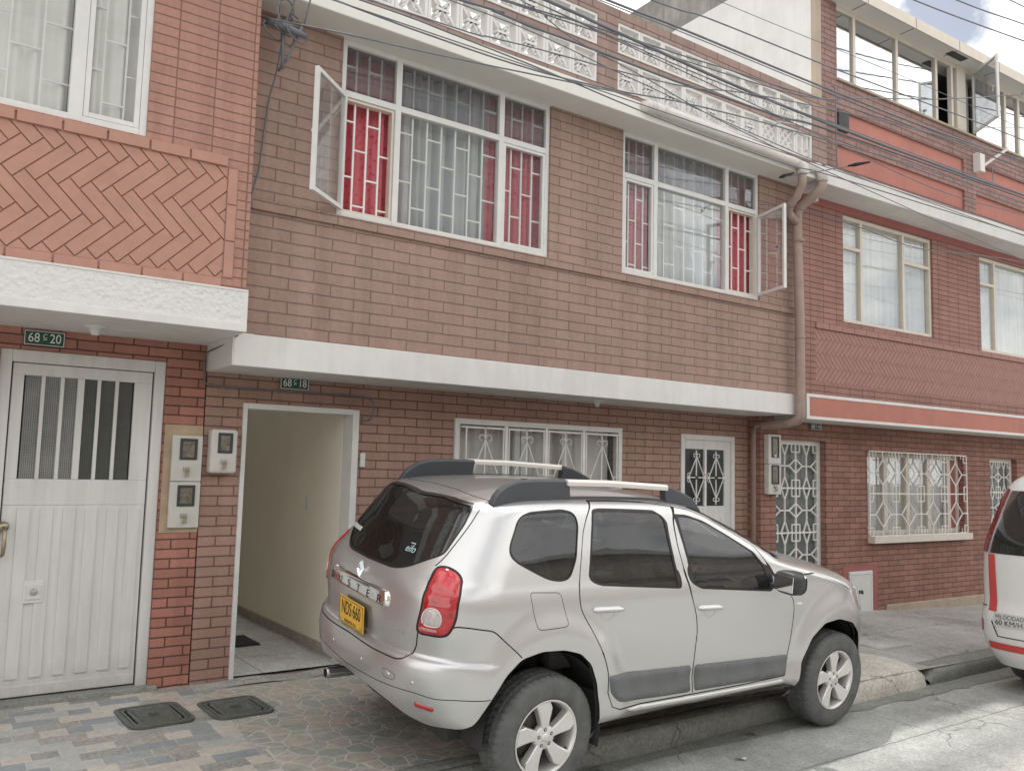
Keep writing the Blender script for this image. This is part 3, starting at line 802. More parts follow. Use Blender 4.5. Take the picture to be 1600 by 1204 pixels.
number_plate(house, 2.515, -.012, 2.455, .235, .098, ('68', 'C', '18'))
mx = MB().box(2.42, 2.62, -.010, -.002, 2.505, 2.52).box(2.40, 2.66, -.03, -.001, 2.512, 2.535); mx.build('plaster_patch', M['soffit'], house)
meter_box(house, 1.862, 2.062, 1.735, 2.062, -.001, .10, True, (.26, .80), (.46, .92))
# small lamp holders under the ledge
def lamp_holder(parent, x, y, z, r=.05):
    l = MB().lathe([(0.0, z), (r*1.5, z), (r*1.45, z-.012), (r*.8, z-.016), (r*.6, z-.05), (r*.45, z-.062), (0, z-.062)], 'z', (x, y, 0), 18)
    return l.build('lamp_holder', M['white_metal'], parent)
lamp_holder(house, 5.42, -.33, 2.494, .035)

# --- rainwater pipes at the right-hand corner
p = MB(); yp = -.72
p.tube([(5.50, -.93, 5.245), (5.60, -.935, 5.243), (6.4, -.935, 5.232), (7.60, -.935, 5.21), (7.74, -.935, 5.205)], .052, 12)
p.tube([(5.46, -.87, 5.25), (5.50, -.92, 5.247), (5.56, -.935, 5.244)], .056, 12)
p.tube([(5.66, -.935, 5.242), (5.71, -.935, 5.241)], .060, 12)
p.tube([(7.70, -.935, 5.206), (7.775, -.935, 5.20), (7.80, -.935, 5.16), (7.80, -.935, 5.10)], .055, 12)
p.build('rain_pipe', M['pipe_white'], house)
p = MB()
p.tube([(8.02, -.86, 5.235), (8.12, -.90, 5.245), (8.16, -.93, 5.20), (8.165, -.93, 5.10)], .064, 14)
p.build('pipe_bend', M['pipe_white'], house)
p = MB()
p.tube([(8.165, -.93, 5.12), (8.16, -.925, 5.03), (8.11, -.82, 4.92), (8.075, -.70, 4.84), (8.07, -.665, 4.76), (8.07, -.665, 4.5), (8.07, -.69, 3.6), (8.07, -.69, 2.62), (8.07, -.69, 2.50), (8.07, -.66, 2.43), (8.07, -.5, 2.40), (8.065, -.2, 2.385), (8.06, -.12, 2.37), (8.055, -.095, 2.31), (8.055, -.09, 2.2), (8.055, -.09, .15)], .054, 14)
p.tube([(7.80, -.935, 5.14), (7.80, -.93, 4.99), (7.80, -.86, 4.86), (7.82, -.74, 4.80), (7.90, -.68, 4.74), (8.04, -.67, 4.66)], .046, 12)
for z in (4.45, 3.35): p.tube([(8.07, -.69, z-.012), (8.07, -.69, z+.012)], .059, 14)
p.build('downpipe', M['pipe_brown'], house)

# ================================================================== THE TERRACOTTA HOUSE (left)
left = thing('row_house', (-1.0, 0, .2), 'terracotta painted brick house with white garage door and rough white ledge', 'house', 'row houses of the street')
XL, XR_, YL = -7.0, 1.825, -.85
doorL = (.485, 1.545, .2, 2.545)
MB().wall(XL, XR_, 0, 2.70, 0, [doorL], .18, 0, 0).build('wall', M['brick_terra_low'], left)
MB().box(XL, -1.6, .012, .02, 0, .1).build('plinth', M['tan'], left)
winL = (-1.30, 1.13, 3.885, 5.55)
MB().wall(XL, XR_-.005, 2.97, 6.3, YL, [winL, (XL+.3, 1.655, 3.045, 3.80)], .16, 0, 0).build('wall', M['brick_terra_up'], left)
# sunk chevron panel
MB().box(XL+.28, 1.66, YL+.011, YL+.03, 3.04, 3.81).build('panel_back', M['terra_joint'], left)
hb = MB(); herringbone(hb, -3.2, 1.655, 3.046, 3.80, YL+.012, 3.5, .085, .010, .008)
hb.build('chevron_panel', M['terra'], left)
# border bricks round the panel
b = MB()
x = 1.655
for zz in (3.05, 3.30, 3.55): b.box(1.66, 1.722, YL-.008, YL+.004, zz, zz+.243)
x = 1.655
while x > -3.3:
    b.box(x-.245, x-.006, YL-.016, YL+.03, 3.803, 3.872); b.box(x-.285+.04, x-.006, YL-.008, YL+.004, 2.972, 3.040); x -= .251
b.build('border_bricks', M['terra'], left, bevel=.003)
MB().box(1.655, 1.728, YL-.001, YL+.05, 3.04, 3.81).build('panel_edge', M['terra_joint'], left)
# ledge with thrown plaster
mb = MB().box(XL, XR_, YL-.035, YL, 2.745, 2.965, 1).box(XL, XR_+.002, YL-.045, YL, 2.690, 2.748, 0).box(XL, XR_+.002, YL-.040, YL, 2.962, 2.978, 0).box(XL, XR_+.002, YL, -.003, 2.690, 2.71, 0)
mb.box(XR_-.03, XR_+.003, YL-.038, YL+.0, 2.748, 2.962, 0)
mb.build('ledge', [M['white'], M['splatter']], left, bevel=.004)
MB().box(XR_-.14, XR_+.001, YL+.16, 0, 2.712, 6.3).build('side_wall', M['terra'], left)
MB().box(XL, XR_, -.003, 8, 6.2, 6.3).build('roof', M['concrete_old'], left)
MB().box(XL, XR_, 8, 8.2, 0, 6.3).box(XL-.2, XL, YL, 8.2, 0, 6.3).build('back_wall', M['tan'], left)
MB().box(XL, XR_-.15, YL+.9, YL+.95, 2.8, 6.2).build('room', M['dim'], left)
lamp_holder(left, .98, -.42, 2.692, .05)
# upper window
x0, x1, z0, z1 = winL
mb = MB(); frame(mb, x0, x1, z0, z1, YL+.015, YL+.075, .045)
for c in (-.55, .715): mb.box(c-.04, c+.04, YL+.012, YL+.077, z0+.004, z1)
wl = mb.build('window', M['white_metal'], left, bevel=.004); wl['label'] = 'white upper window with pale curtains'
for a, b_ in ((x0+.045, -.59), (-.51, .675), (.755, x1-.045)):
    MB().box(a-.004, b_+.004, YL+.048, YL+.052, z0+.04, z1-.04).build('pane', M['glass'], wl)
s = MB(); frame(s, .757, x1-.047, z0+.047, z1-.047, YL+.018, YL+.066, .032); s.build('sash', M['white_metal'], wl, bevel=.003)
g = MB(); brick_grille(g, x0, -.57, z0+.02, z1, YL+.085, 4, 4, .012); brick_grille(g, -.55, .70, z0+.02, z1, YL+.085, 7, 4.5, .012, .1); brick_grille(g, .73, x1, z0+.02, z1, YL+.085, 3, 4, .012, .4); g.build('grille', M['white_bar'], wl)
curtain('curtain', x0, .68, z0-.1, z1, YL+.13, M['sheer_bright'], wl, 14, .025, 31)
curtain('curtain', .72, x1, z0-.1, z1, YL+.13, M['sheer_bright'], wl, 3, .03, 32)
MB().box(.66, .72, YL+.145, YL+.15, z0, z1).build('curtain_edge', M['dim'], wl)
# garage door
x0, x1, z0, z1 = doorL
yd = .055
mb = MB(); mb.box(x0+.001, x0+.075, yd-.03, yd+.08, z0, z1-.001).box(x1-.075, x1-.001, yd-.03, yd+.08, z0, z1-.001).box(x0+.075, x1-.075, yd-.03, yd+.08, z1-.085, z1-.001)
mb.build('door_frame', M['door_white'], left, bevel=.006)
mb = MB(); a, b = x0+.085, x1-.085; ga, gb = x0+.155, x1-.205; gz0, gz1 = 1.675, 2.375
mb.box(a, b, yd, yd+.04, .245, 1.50)
mb.box(a, b, yd-.004, yd+.04, 1.50, gz0).box(a, b, yd-.004, yd+.04, gz1, z1-.09).box(a, ga, yd-.004, yd+.04, gz0, gz1).box(gb, b, yd-.004, yd+.04, gz0, gz1)
n = 6; st = (gb-ga)/n
for i in range(1, n): mb.box(ga+i*st-.012, ga+i*st+.012, yd-.010, yd+.03, gz0, gz1)
mb.box(ga+3*st-.022, ga+3*st+.022, yd-.012, yd+.03, gz0, gz1)
mb.box(a, b, yd-.004, yd+.002, .245, .315)
gst = (b-a-.06)/6
for i in range(6):
    xx = a+.03+i*gst; mb.box(xx+gst*.42, xx+gst*.98, yd-.011, yd+.001, .36, 1.475)
dl = mb.build('garage_door', M['door_white'], left, bevel=.004); dl['label'] = 'white metal door with six pebbled glass strips'
for i in range(n):
    MB().box(ga+i*st+.010, ga+(i+1)*st-.010, yd+.012, yd+.018, gz0-.005, gz1+.005).build('pane', M['pebble_light'] if i < 3 else M['pebble_dark'], dl)
h = MB(); hx = .585
h.lathe([(0, yd-.04), (.030, yd-.038), (.034, yd-.02), (.026, yd-.004), (0, yd-.002)], 'y', (hx, 0, 1.36), 18)
h.tube([(hx, yd-.04, 1.355), (hx+.004, yd-.075, 1.33), (hx+.006, yd-.08, 1.24), (hx+.004, yd-.065, 1.18), (hx, yd-.03, 1.165)], [.011, .013, .014, .012, .008], 10)
h.build('handle', M['brass'], dl)
k = MB(); kx = .79; kz = .925
k.box(kx-.062, kx+.062, yd-.018, yd-.010, kz-.075, kz+.075, 0).box(kx-.046, kx+.046, yd-.026, yd-.016, kz-.05, kz+.05, 0)
k.lathe([(0, yd-.040), (.018, yd-.040), (.021, yd-.034), (.021, yd-.02)], 'y', (kx, 0, kz), 18, 1)
k.build('lock_plate', [M['white_metal'], M['steel']], dl, bevel=.003)
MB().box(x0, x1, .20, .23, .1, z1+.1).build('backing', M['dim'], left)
MB().box(a-.01, b+.01, yd+.006, yd+.03, .19, .246).build('door_gap_shade', M['dark'], left)  # dark strip standing in for the shade in the gap below the door
number_plate(left, .735, -.012, 2.625, .245, .10, ('68', 'C', '20'))
# bare plaster patch and the two stacked meter boxes on the pier
MB().box(1.555, 1.826, -.006, .004, 1.30, 2.085).build('plaster_patch', M['plaster'], left)
meter_box(left, 1.605, 1.822, 1.672, 2.008, -.006, .035, False, (.25, .82), (.47, .93), label='upper of the two stacked meter boxes')
meter_box(left, 1.605, 1.822, 1.335, 1.668, -.006, .035, False, (.25, .82), (.47, .93), label='lower of the two stacked meter boxes')
hh = MB()
for z in (1.78, 1.44): hh.tube([(1.632, -.05, z+.06), (1.632, -.062, z+.06), (1.632, -.062, z+.14), (1.632, -.05, z+.14)], .006, 6)
# ================================================================== THE MAROON HOUSE (right), its front turned two degrees
right = thing('row_house', (8.2, 0, .15), 'three storey maroon brick house with orange band and top floor windows', 'house', 'row houses of the street', rz=rad(-2))
RB = right
# everything below is written with x measured along the front (8.2 at the corner)
def RH(mb_obj): return mb_obj
gd = (8.28, 9.19, .12, 2.245); gwn = (10.02, 12.25, 1.085, 2.14); gd2 = (12.95, 13.72, .1, 2.14)
YG = -.20
MB().wall(8.02, 17.0, -.05, 2.50, YG, [gd, gwn, gd2], .20, 0, 0).build('wall', M['brick_red_low'], right)
mb = MB()
def plin(u, v): return (10.36+u*6.6, YG-.022-.006*math.sin(u*40), -.1+v*(.33-.0*u))
mb.box(10.36, 17.0, YG-.03, YG+.002, -.10, .215)
mb.build('plinth', M['tan'], right, bevel=.012)
# upper wall
YB = -.57
w1 = (9.06, 10.96, 3.66, 4.975); w2 = (12.12, 14.0, 3.60, 4.945)
MB().wall(8.30, 17.0, 2.70, 5.15, YB, [w1, w2, (8.53, 16.6, 2.88, 3.52)], .16, 0, 0).build('wall', M['brick_red_up'], right)
MB().box(8.31, 17.0, YB-.012, YB+.004, 4.985, 5.10).build('top_band', M['red_band'], right)
MB().box(8.50, 16.62, YB+.0125, YB+.03, 2.87, 3.53).build('panel_back', M['maroon_joint'], right)
hb = MB(); herringbone(hb, 8.53, 14.6, 2.88, 3.52, YB+.013, 4, .0585, .009, .0055)
hb.build('chevron_panel', M['maroon'], right)
b = MB(); x = 8.53
while x < 14.6:
    b.box(x, x+.232, YB-.018, YB+.03, 3.525, 3.59); x += .238
b.build('sill_course', M['maroon'], right, bevel=.003)
# orange ledge with white edging
mb = MB().box(8.26, 17, YB-.085, YB-.002, 2.475, 2.725, 1).box(8.25, 17, YB-.092, YB-.002, 2.705, 2.742, 0).box(8.25, 17, YB-.092, YB-.002, 2.455, 2.49, 0).box(8.25, 8.30, YB-.092, YB-.002, 2.49, 2.705, 0)
mb.build('ledge', [M['white'], M['orange']], right, bevel=.004)
MB().box(8.25, 17, YB-.002, YG-.002, 2.456, 2.50).build('ledge_soffit', M['soffit'], right)
# cornice between second and third floor
MB().box(8.235, 17, -.955, YB, 5.075, 5.285).build('cornice', M['white'], right, bevel=.008)
# third floor front: brick with sunk orange panels, then windows
YT = -.70
ro = [(8.79, 11.55, 5.46, 5.735), (8.79, 11.55, 5.885, 6.17), (11.83, 14.6, 5.46, 5.735), (11.83, 14.6, 5.885, 6.17)]
MB().wall(8.52, 17, 5.285, 6.525, YT, ro, .03, 0, 0).build('wall', M['brick_red_top'], right)
MB().box(8.70, 14.7, YT+.030, YT+.05, 5.40, 6.25).build('orange_panel', M['orange'], right)
MB().wall(8.52, 8.80, 6.525, 7.485, YT, [], .3, 0, 0).build('wall', M['brick_red_top'], right)
MB().box(8.79, 17, YT-.03, YT+.25, 6.525, 6.55).build('sill', M['tan'], right)
# niche where the cables come in
MB().box(8.83, 9.02, YT-.004, YT+.028, 5.93, 6.165).build('niche', M['dark'], right)
# side wall towards the lower roof, its paint stopping at a stained band
MB().box(8.40, 8.515, YT+.06, 8, 5.0, 8.02, 0).box(8.405, 8.515, YT+.002, YT+.06, 5.29, 7.48, 1).box(8.40, 8.515, YT+.5, 8, 8.02, 8.70, 2).build('side_wall', [M['white'], M['tan'], M['concrete_old']], right)
# shallow eaves
mb = MB().box(8.55, 17, -.905, -.38, 7.50, 7.60, 0).box(8.52, 17, -.925, -.904, 7.485, 7.625, 1)
x = 9.1
while x < 17:
    mb.box(x, x+.012, -.90, YT, 7.4965, 7.5005, 2); mb.box(x, x+.010, -.927, -.9245, 7.49, 7.62, 2); x += 1.0
mb.build('eaves', [M['soffit'], M['cream_metal'], M['dim']], right)
MB().box(11.05, 11.42, -.86, -.76, 7.492, 7.499).build('eaves_hole', M['dark'], right)
MB().box(8.55, 17, -.379, 8, 7.52, 7.62).build('roof', M['concrete_old'], right)
MB().box(8.0, 17, 8, 8.2, 0, 7.4).box(17, 17.2, -1, 8.2, 0, 7.4).build('back_wall', M['tan'], right)
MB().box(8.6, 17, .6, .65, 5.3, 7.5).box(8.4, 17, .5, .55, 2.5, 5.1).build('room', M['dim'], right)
# third floor strip of windows
z0, z1 = 6.55, 7.50
mb = MB()
posts = [(8.80, .03), (9.19, .05), (10.08, .05), (10.98, .05), (11.36, .05), (12.75, .05), (13.13, .06), (14.2, .05), (15.4, .05), (16.6, .05)]
for c, w in posts: mb.box(c-w/2, c+w/2, YT+.03, YT+.09, z0, z1)
mb.box(8.78, 17, YT+.032, YT+.088, z0, z0+.035).box(8.78, 17, YT+.032, YT+.088, z1-.06, z1)
mb.box(11.46, 11.68, YT+.02, YT+.12, z0, z1)
tw = mb.build('window', M['cream_metal'], right, bevel=.003); tw['label'] = 'long strip of top floor windows, one sash open'
for a, b_ in ((8.815, 9.165), (9.215, 10.055), (10.105, 10.955), (12.0, 12.725), (12.775, 13.10), (13.16, 14.175), (14.225, 15.375)):
    MB().box(a, b_, YT+.058, YT+.062, z0+.03, z1-.05).build('pane', M['glass_sky'], tw)
curtain('curtain', 9.2, 10.1, z0, z1, YT+.30, M['sheer'], tw, 6, .03, 41); curtain('curtain', 10.15, 10.9, z0, z1, YT+.32, M['sheer'], tw, 5, .03, 42)
curtain('curtain', 11.72, 12.1, z0, z1, YT+.25, M['sheer'], tw, 4, .03, 43); curtain('curtain', 12.3, 12.62, z0, z1, YT+.28, M['tan'], tw, 3, .03, 44)
sash(11.86, YT+.02, 11.52, -1.20, 6.60, 7.47, tw, M['glass_dusty'])
# second floor windows
def side_window(x0, x1, z0, z1, m1, m2, tr, label, seed, bright=True):
    mb = MB(); w = .045; y0, y1 = YB+.03, YB+.09
    frame(mb, x0+.001, x1-.001, z0+.001, z1-.001, y0, y1, w)
    for m_ in (m1, m2): mb.box(m_-.022, m_+.022, y0-.003, y1+.002, z0+.003, z1-.003)
    mb.box(x0+w, m1-.02, y0, y1, tr-.02, tr+.02); mb.box(m2+.02, x1-w, y0, y1, tr-.02, tr+.02)
    win = mb.build('window', M['cream_metal'], right, bevel=.003); win['label'] = label
    for a, b_ in ((x0+.04, m1-.02), (m1+.02, m2-.02), (m2+.02, x1-.04)):
        MB().box(a, b_, YB+.058, YB+.062, z0+.03, z1-.03).build('pane', M['glass'], win)
    curtain('curtain', x0, x1, z0, z1, YB+.12, M['sheer_bright'], win, 22, .016, seed)
    return win
side_window(*w1, 9.46, 10.34, 4.585, 'middle floor window with pale striped curtains', 51)
side_window(*w2, 12.56, 13.56, 4.57, 'middle floor window at the edge of view', 52)
# geometric grilles
def hex_grille(mb, x0, x1, z0, z1, y, nx, nz, w=.014, squares=True, diamonds=False):
    dx = (x1-x0)/nx; dz = (z1-z0)/nz
    for i in range(nx+1): mb.bar((x0+i*dx, y, z0), (x0+i*dx, y, z1), w*1.15)
    for j in range(nz+1): mb.bar((x0, y, z0+j*dz), (x1, y, z0+j*dz), w*1.15)
    for i in range(nx):
        for j in range(nz):
            a = x0+i*dx; b = z0+j*dz; cx = a+dx/2; cz = b+dz/2
            def L(p, q, ww=w): mb.bar((p[0], y, p[1]), (q[0], y, q[1]), ww)
            if diamonds and i % 1 == 0:
                r = dx*.28
                for s in (-1, 1):
                    L((cx-r, cz), (cx, cz+s*r)); L((cx+r, cz), (cx, cz+s*r))
                L((cx, b), (cx, cz-r)); L((cx, cz+r), (cx, b+dz)); L((a, cz), (cx-r, cz)); L((cx+r, cz), (a+dx, cz))
            else:
                for s in (-1, 1):
                    L((cx-dx*.16, cz+s*dz*.5), (cx, cz+s*dz*.24)); L((cx+dx*.16, cz+s*dz*.5), (cx, cz+s*dz*.24)); L((cx, cz), (cx, cz+s*dz*.24))
                    L((cx+s*dx*.20, cz), (cx, cz)); L((cx+s*dx*.20, cz), (cx+s*dx*.5, cz+dz*.16)); L((cx+s*dx*.20, cz), (cx+s*dx*.5, cz-dz*.16))
    if squares:
        s = min(dx*.18, .075); h = s*1.35
        for i in range(nx+1):
            for j in range(nz+1):
                xx = x0+i*dx; zz = z0+j*dz
                l = xx-s if i > 0 else xx; r = xx+s if i < nx else xx; bb = zz-h if j > 0 else zz; t = zz+h if j < nz else zz
                mb.bar((l, y, bb), (r, y, bb), w*.9); mb.bar((l, y, t), (r, y, t), w*.9); mb.bar((l, y, bb), (l, y, t), w*.9); mb.bar((r, y, bb), (r, y, t), w*.9)
    return mb
yd = YG+.10
g = MB(); x0, x1, z0, z1 = gd
frame(g, x0+.001, x1-.001, z0, z1-.001, yd-.02, yd+.05, .05)
g.box(x0+.05, x1-.05, yd-.005, yd+.03, z0, .60)
dr = g.build('door', M['white_metal'], right, bevel=.003); dr['label'] = 'white barred door with geometric grille'
g = MB(); hex_grille(g, x0+.06, x1-.055, .62, z1-.05, yd-.012, 2, 2.5 if False else 3, .015); g.build('grille', M['white_bar'], dr)
MB().box(x0+.04, x1-.04, yd+.03, yd+.036, .58, z1-.03).build('pane', M['pebble_mid'], dr)
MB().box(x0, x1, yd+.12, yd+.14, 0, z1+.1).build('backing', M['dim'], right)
# ground floor window: bars stand proud, cream casements behind, thick sill
x0, x1, z0, z1 = gwn
mb = MB(); frame(mb, x0+.001, x1-.001, z0, z1-.001, YG+.075, YG+.14, .055)
for k in range(1, 4): mb.box(x0+k*(x1-x0-.25)/4-.04, x0+k*(x1-x0-.25)/4+.04, YG+.07, YG+.14, z0, z1)
mb.box(x1-.30, x1-.22, YG+.07, YG+.14, z0, z1)
gw2 = mb.build('window', M['cream_metal'], right, bevel=.004); gw2['label'] = 'ground floor window with geometric bars and thick sill'
MB().box(x0-.005, x1+.03, YG-.10, YG+.10, z0-.09, z0).build('sill', M['cream_metal'], gw2, bevel=.006)
g = MB(); hex_grille(g, x0-.01, x1+.01, z0, z1+.01, YG-.035, 4, 2, .012, True, True)
for i in range(17):
    xx = x0-.01+i*(x1-x0+.02)/16
    g.bar((xx, YG-.035, z0), (xx, YG-.035, z0+.06), .008); g.bar((xx, YG-.035, z1-.04), (xx, YG-.035, z1+.01), .008)
for xx in (x0-.01, x1+.01):
    for zz in (z0+.1, z1-.1): g.bar((xx, YG-.035, zz), (xx, YG, zz), .012)
g.build('grille', M['white_bar'], gw2)
MB().box(x0+.05, x1-.3, YG+.10, YG+.104, z0+.04, z1-.04).build('pane', M['glass'], gw2)
MB().box(x1-.22, x1-.01, YG+.10, YG+.15, z0, z1).build('shutter', M['red_band'], gw2)
curtain('curtain', x0+.05, x1-.25, z0, z1, YG+.19, M['sheer_warm'], gw2, 18, .018, 61)
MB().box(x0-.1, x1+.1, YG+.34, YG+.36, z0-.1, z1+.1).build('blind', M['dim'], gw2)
x0, x1, z0, z1 = gd2
g = MB(); frame(g, x0+.001, x1-.001, z0, z1-.001, yd-.02, yd+.04, .05)
dr2 = g.build('door', M['cream_metal'], right, bevel=.003); dr2['label'] = 'barred door at the far end of the front'
g = MB(); hex_grille(g, x0+.05, x1-.05, z0+.2, z1-.05, yd-.012, 2, 4, .013, True, False); g.build('grille', M['white_bar'], dr2)
MB().box(x0+.04, x1-.04, yd+.03, yd+.036, z0, z1-.03).build('pane', M['pebble_mid'], dr2)
# meter box pair, number plate, gas cupboard
mbx = meter_box(right, 8.075, 8.29, 1.945, 2.285, YG-.001, .07, False, (.22, .80), (.22, .92), False, 'upper of the two slim meter boxes by the downpipe')
mbx = meter_box(right, 8.075, 8.29, 1.60, 1.942, YG-.001, .07, False, (.22, .80), (.34, .98), True, 'lower of the two slim meter boxes by the downpipe')
number_plate(right, 8.99, YG-.012, 2.415, .20, .082, ('68', 'C', '14'))
c = MB().box(9.50, 10.20, YG-.008, YG+.002, .10, .72)
c.build('painted_surround', M['red_band'], right)
c = MB().box(9.60, 10.06, YG-.03, YG-.006, .14, .66)
gc = c.build('gas_cupboard', M['white_metal'], right, bevel=.004)
c = MB(); frame(c, 9.625, 10.035, .165, .635, YG-.036, YG-.029, .012); c.build('rim', M['white_metal'], gc)
c = MB(); c.box(9.77, 9.80, YG-.034, YG-.029, .39, .43).box(9.81, 9.84, YG-.034, YG-.029, .385, .43).box(9.845, 9.86, YG-.034, YG-.029, .38, .42); c.build('sticker', M['black'], gc)
MB().box(9.55, 10.3, YG-.14, YG-.002, -.05, .10).build('step', M['concrete_old'], right, bevel=.01)
br = MB(); br.box(11.78, 11.90, YT-.10, YT-.002, 6.03, 6.30).bar((11.88, YT-.08, 6.12), (12.28, YT-.22, 6.42), .03); br.build('cable_bracket', M['pipe_white'], right)
# houses on the far side of the street, seen only in the glass and on the paintwork
opp = thing('row_house', (4, -14.2, 0), 'sunlit terracotta house across the street, mirrored in the car windows', 'house')
MB().wall(-14, 24, 0, 6.0, -14.2, [], .3).build('wall', M['opposite'], opp)
mb = MB().box(-14, 24, -14.22, -14.1, 2.6, 2.9).box(-14, 24, -14.3, -13.7, 5.9, 6.1)
mb.build('ledge', M['white'], opp)
mb = MB()
for i in range(9):
    x = -12+i*4.0
    frame(mb, x, x+2.0, 3.6, 5.1, -13.9, -13.86, .07); frame(mb, x, x+1.2, .2, 2.3, -13.9, -13.86, .07)
    mb.box(x+.97, x+1.03, -13.9, -13.86, 3.6, 5.1)
mb.build('window_frames', M['white_metal'], opp)
mb = MB()
for i in range(9):
    x = -12+i*4.0
    mb.box(x, x+2.0, -13.9, -13.88, 3.6, 5.1).box(x, x+1.2, -13.9, -13.88, .2, 2.3)
mb.build('window_panes', M['dim'], opp)
for h_ in (house, left, right, opp): Under(h_).fix()
# grandchildren were built in world metres too; their parents carry the offset already
# ================================================================== GROUND
def struct(o, name=None): return tag(o, kind='structure')
g = MB().quad((-200,-200,-.06), (200,-200,-.06), (200,200,-.06), (-200,200,-.06)); struct(g.build('ground', M['dirt']))
r = MB()
xs = np.linspace(-60, 80, 71); ys = [-11.8, -9, -7, -5.5, -4.5, -3.6, -3.0, -2.6, -2.30]
r.sheet(lambda x, y: (x, y, .0), list(xs), ys, 0, False); struct(r.build('road', M['road']))
def zs(x, y):
    """height of the footway at a point"""
    k = min(1, max(0, -y/2.34)); far = min(1, max(0, (x-9.6)/2.6)); zw = .20-.13*far; zk = .150-.02*min(1, max(0, (x-7.5)/1.0))
    return zw*(1-k)+zk*k + .006*math.sin(x*1.7+y)*(1 if x > 6 else .3)
def footway(name, x0, x1, y0, y1, mat, n, m, dz=0):
    return struct(MB().sheet(lambda x, y: (x, y, zs(x, y)+dz), list(np.linspace(x0, x1, n)), list(np.linspace(y0, y1, m)), 0, True).build(name, mat))
footway('slate_tile_forecourt', -9, 1.83, -2.34, .25, M['slate'], 24, 8)
footway('flagstone_forecourt', 1.83, 6.55, -2.34, .02, M['flag'], 16, 8)
footway('pavement', 6.55, 60, -2.34, .02, M['pave'], 90, 10)
# step of bare concrete along the doors
s = MB(); s.sheet(lambda x, y: (x, y, zs(x, y)+.006+.006*math.sin(x*9)), list(np.linspace(1.84, 3.6, 20)), list(np.linspace(-.20-.0, .0, 4)), 0, True); struct(s.build('threshold_strip', M['pave']))
s = MB().box(.45, 1.60, -.055, .18, .1, .232); struct(s.build('door_step', M['kerb_dark'], bevel=.006))
f = MB().sheet(lambda x, y: (x, y, .222), [1.86, 3.30], [.0, 6.4], 0, False); struct(f.build('hall_floor', M['hall_floor']))
# kerbs: a rounded edge stone, a raised pale ramp of mortar, then the darker run
def kerb(name, x0, x1, mat, z, seed, lump=.0, yb=-2.20, yf=-2.365):
    rng = random.Random(seed)
    n = max(4, int((x1-x0)/.12))
    ph = [rng.uniform(0, 6) for _ in range(6)]
    def fn(u, v):
        x = x0+(x1-x0)*u
        e = lump*(.5*math.sin(x*5+ph[0])+.5*math.sin(x*11+ph[1]))
        end = min(1, min(u, 1-u)*(x1-x0)/.10); end = end**.4 if end > 0 else 0
        prof = [(yf+.012, -.03), (yf, .04), (yf+.004, z*.62), (yf+.022, z*.88), (yf+.065, z), (yb-.05, z+.008), (yb, z+.002), (yb+.05, z-.06)]
        y, zz = prof[v]
        return (x, y+e*.6*(1 if v < 5 else .2), zz*(.35+.65*end)+e*(.4 if v > 2 else 0)-.0)
    return struct(MB().sheet(fn, [i/n for i in range(n+1)], list(range(8)), 0, True).build(name, mat))
kerb('kerb', -9, 6.25, M['kerb_dark'], .150, 1, .006)
def ramp_mound():
    def fn(u, v):
        x = 6.05+1.52*u; e = .012*math.sin(x*9)+.010*math.sin(x*23+1)
        end = min(1, u/.12, (1-u)/.08); end = max(0, end)**.45
        prof = [(-2.385, -.03), (-2.375, .05), (-2.36, .12), (-2.31, .168), (-2.2, .192), (-2.05, .205), (-1.85, .200), (-1.62, .185), (-1.5, .150)]
        y, z = prof[v]
        return (x, y+e+.05*(1-end), z*(.45+.55*end)+e*.5)
    return struct(MB().sheet(fn, [i/24 for i in range(25)], list(range(9)), 0, True).build('kerb_ramp', M['kerb_light']))
ramp_mound()
kerb('kerb', 7.60, 60, M['kerb_dark'], .140, 5, .010, -2.15)
# gutter grime and patches on the road
def patch(name, pts, z, mat, seed):
    rng = random.Random(seed)
    out = []
    for i in range(len(pts)):
        a, b = pts[i], pts[(i+1) % len(pts)]
        for k in range(6):
            t = k/6; out.append((a[0]+(b[0]-a[0])*t+rng.uniform(-.03, .03), a[1]+(b[1]-a[1])*t+rng.uniform(-.03, .03), z))
    return struct(MB().add(out, [tuple(range(len(out)))]).build(name, mat))
patch('gutter_stain', [(1.5,-2.37), (9,-2.37), (12,-2.40), (12,-2.62), (8.2,-2.60), (7.4,-2.56), (6.2,-2.52), (3.5,-2.54), (1.5,-2.6)], .004, M['kerb_dark'], 3)
footway('pavement_slab', 7.95, 8.50, -1.70, -1.27, M['hall_floor'], 6, 6, .004)
patch('road_patch', [(5.2,-3.9), (7.6,-3.45), (8.2,-4.6), (5.6,-5.2)], .004, M['pave'], 6)
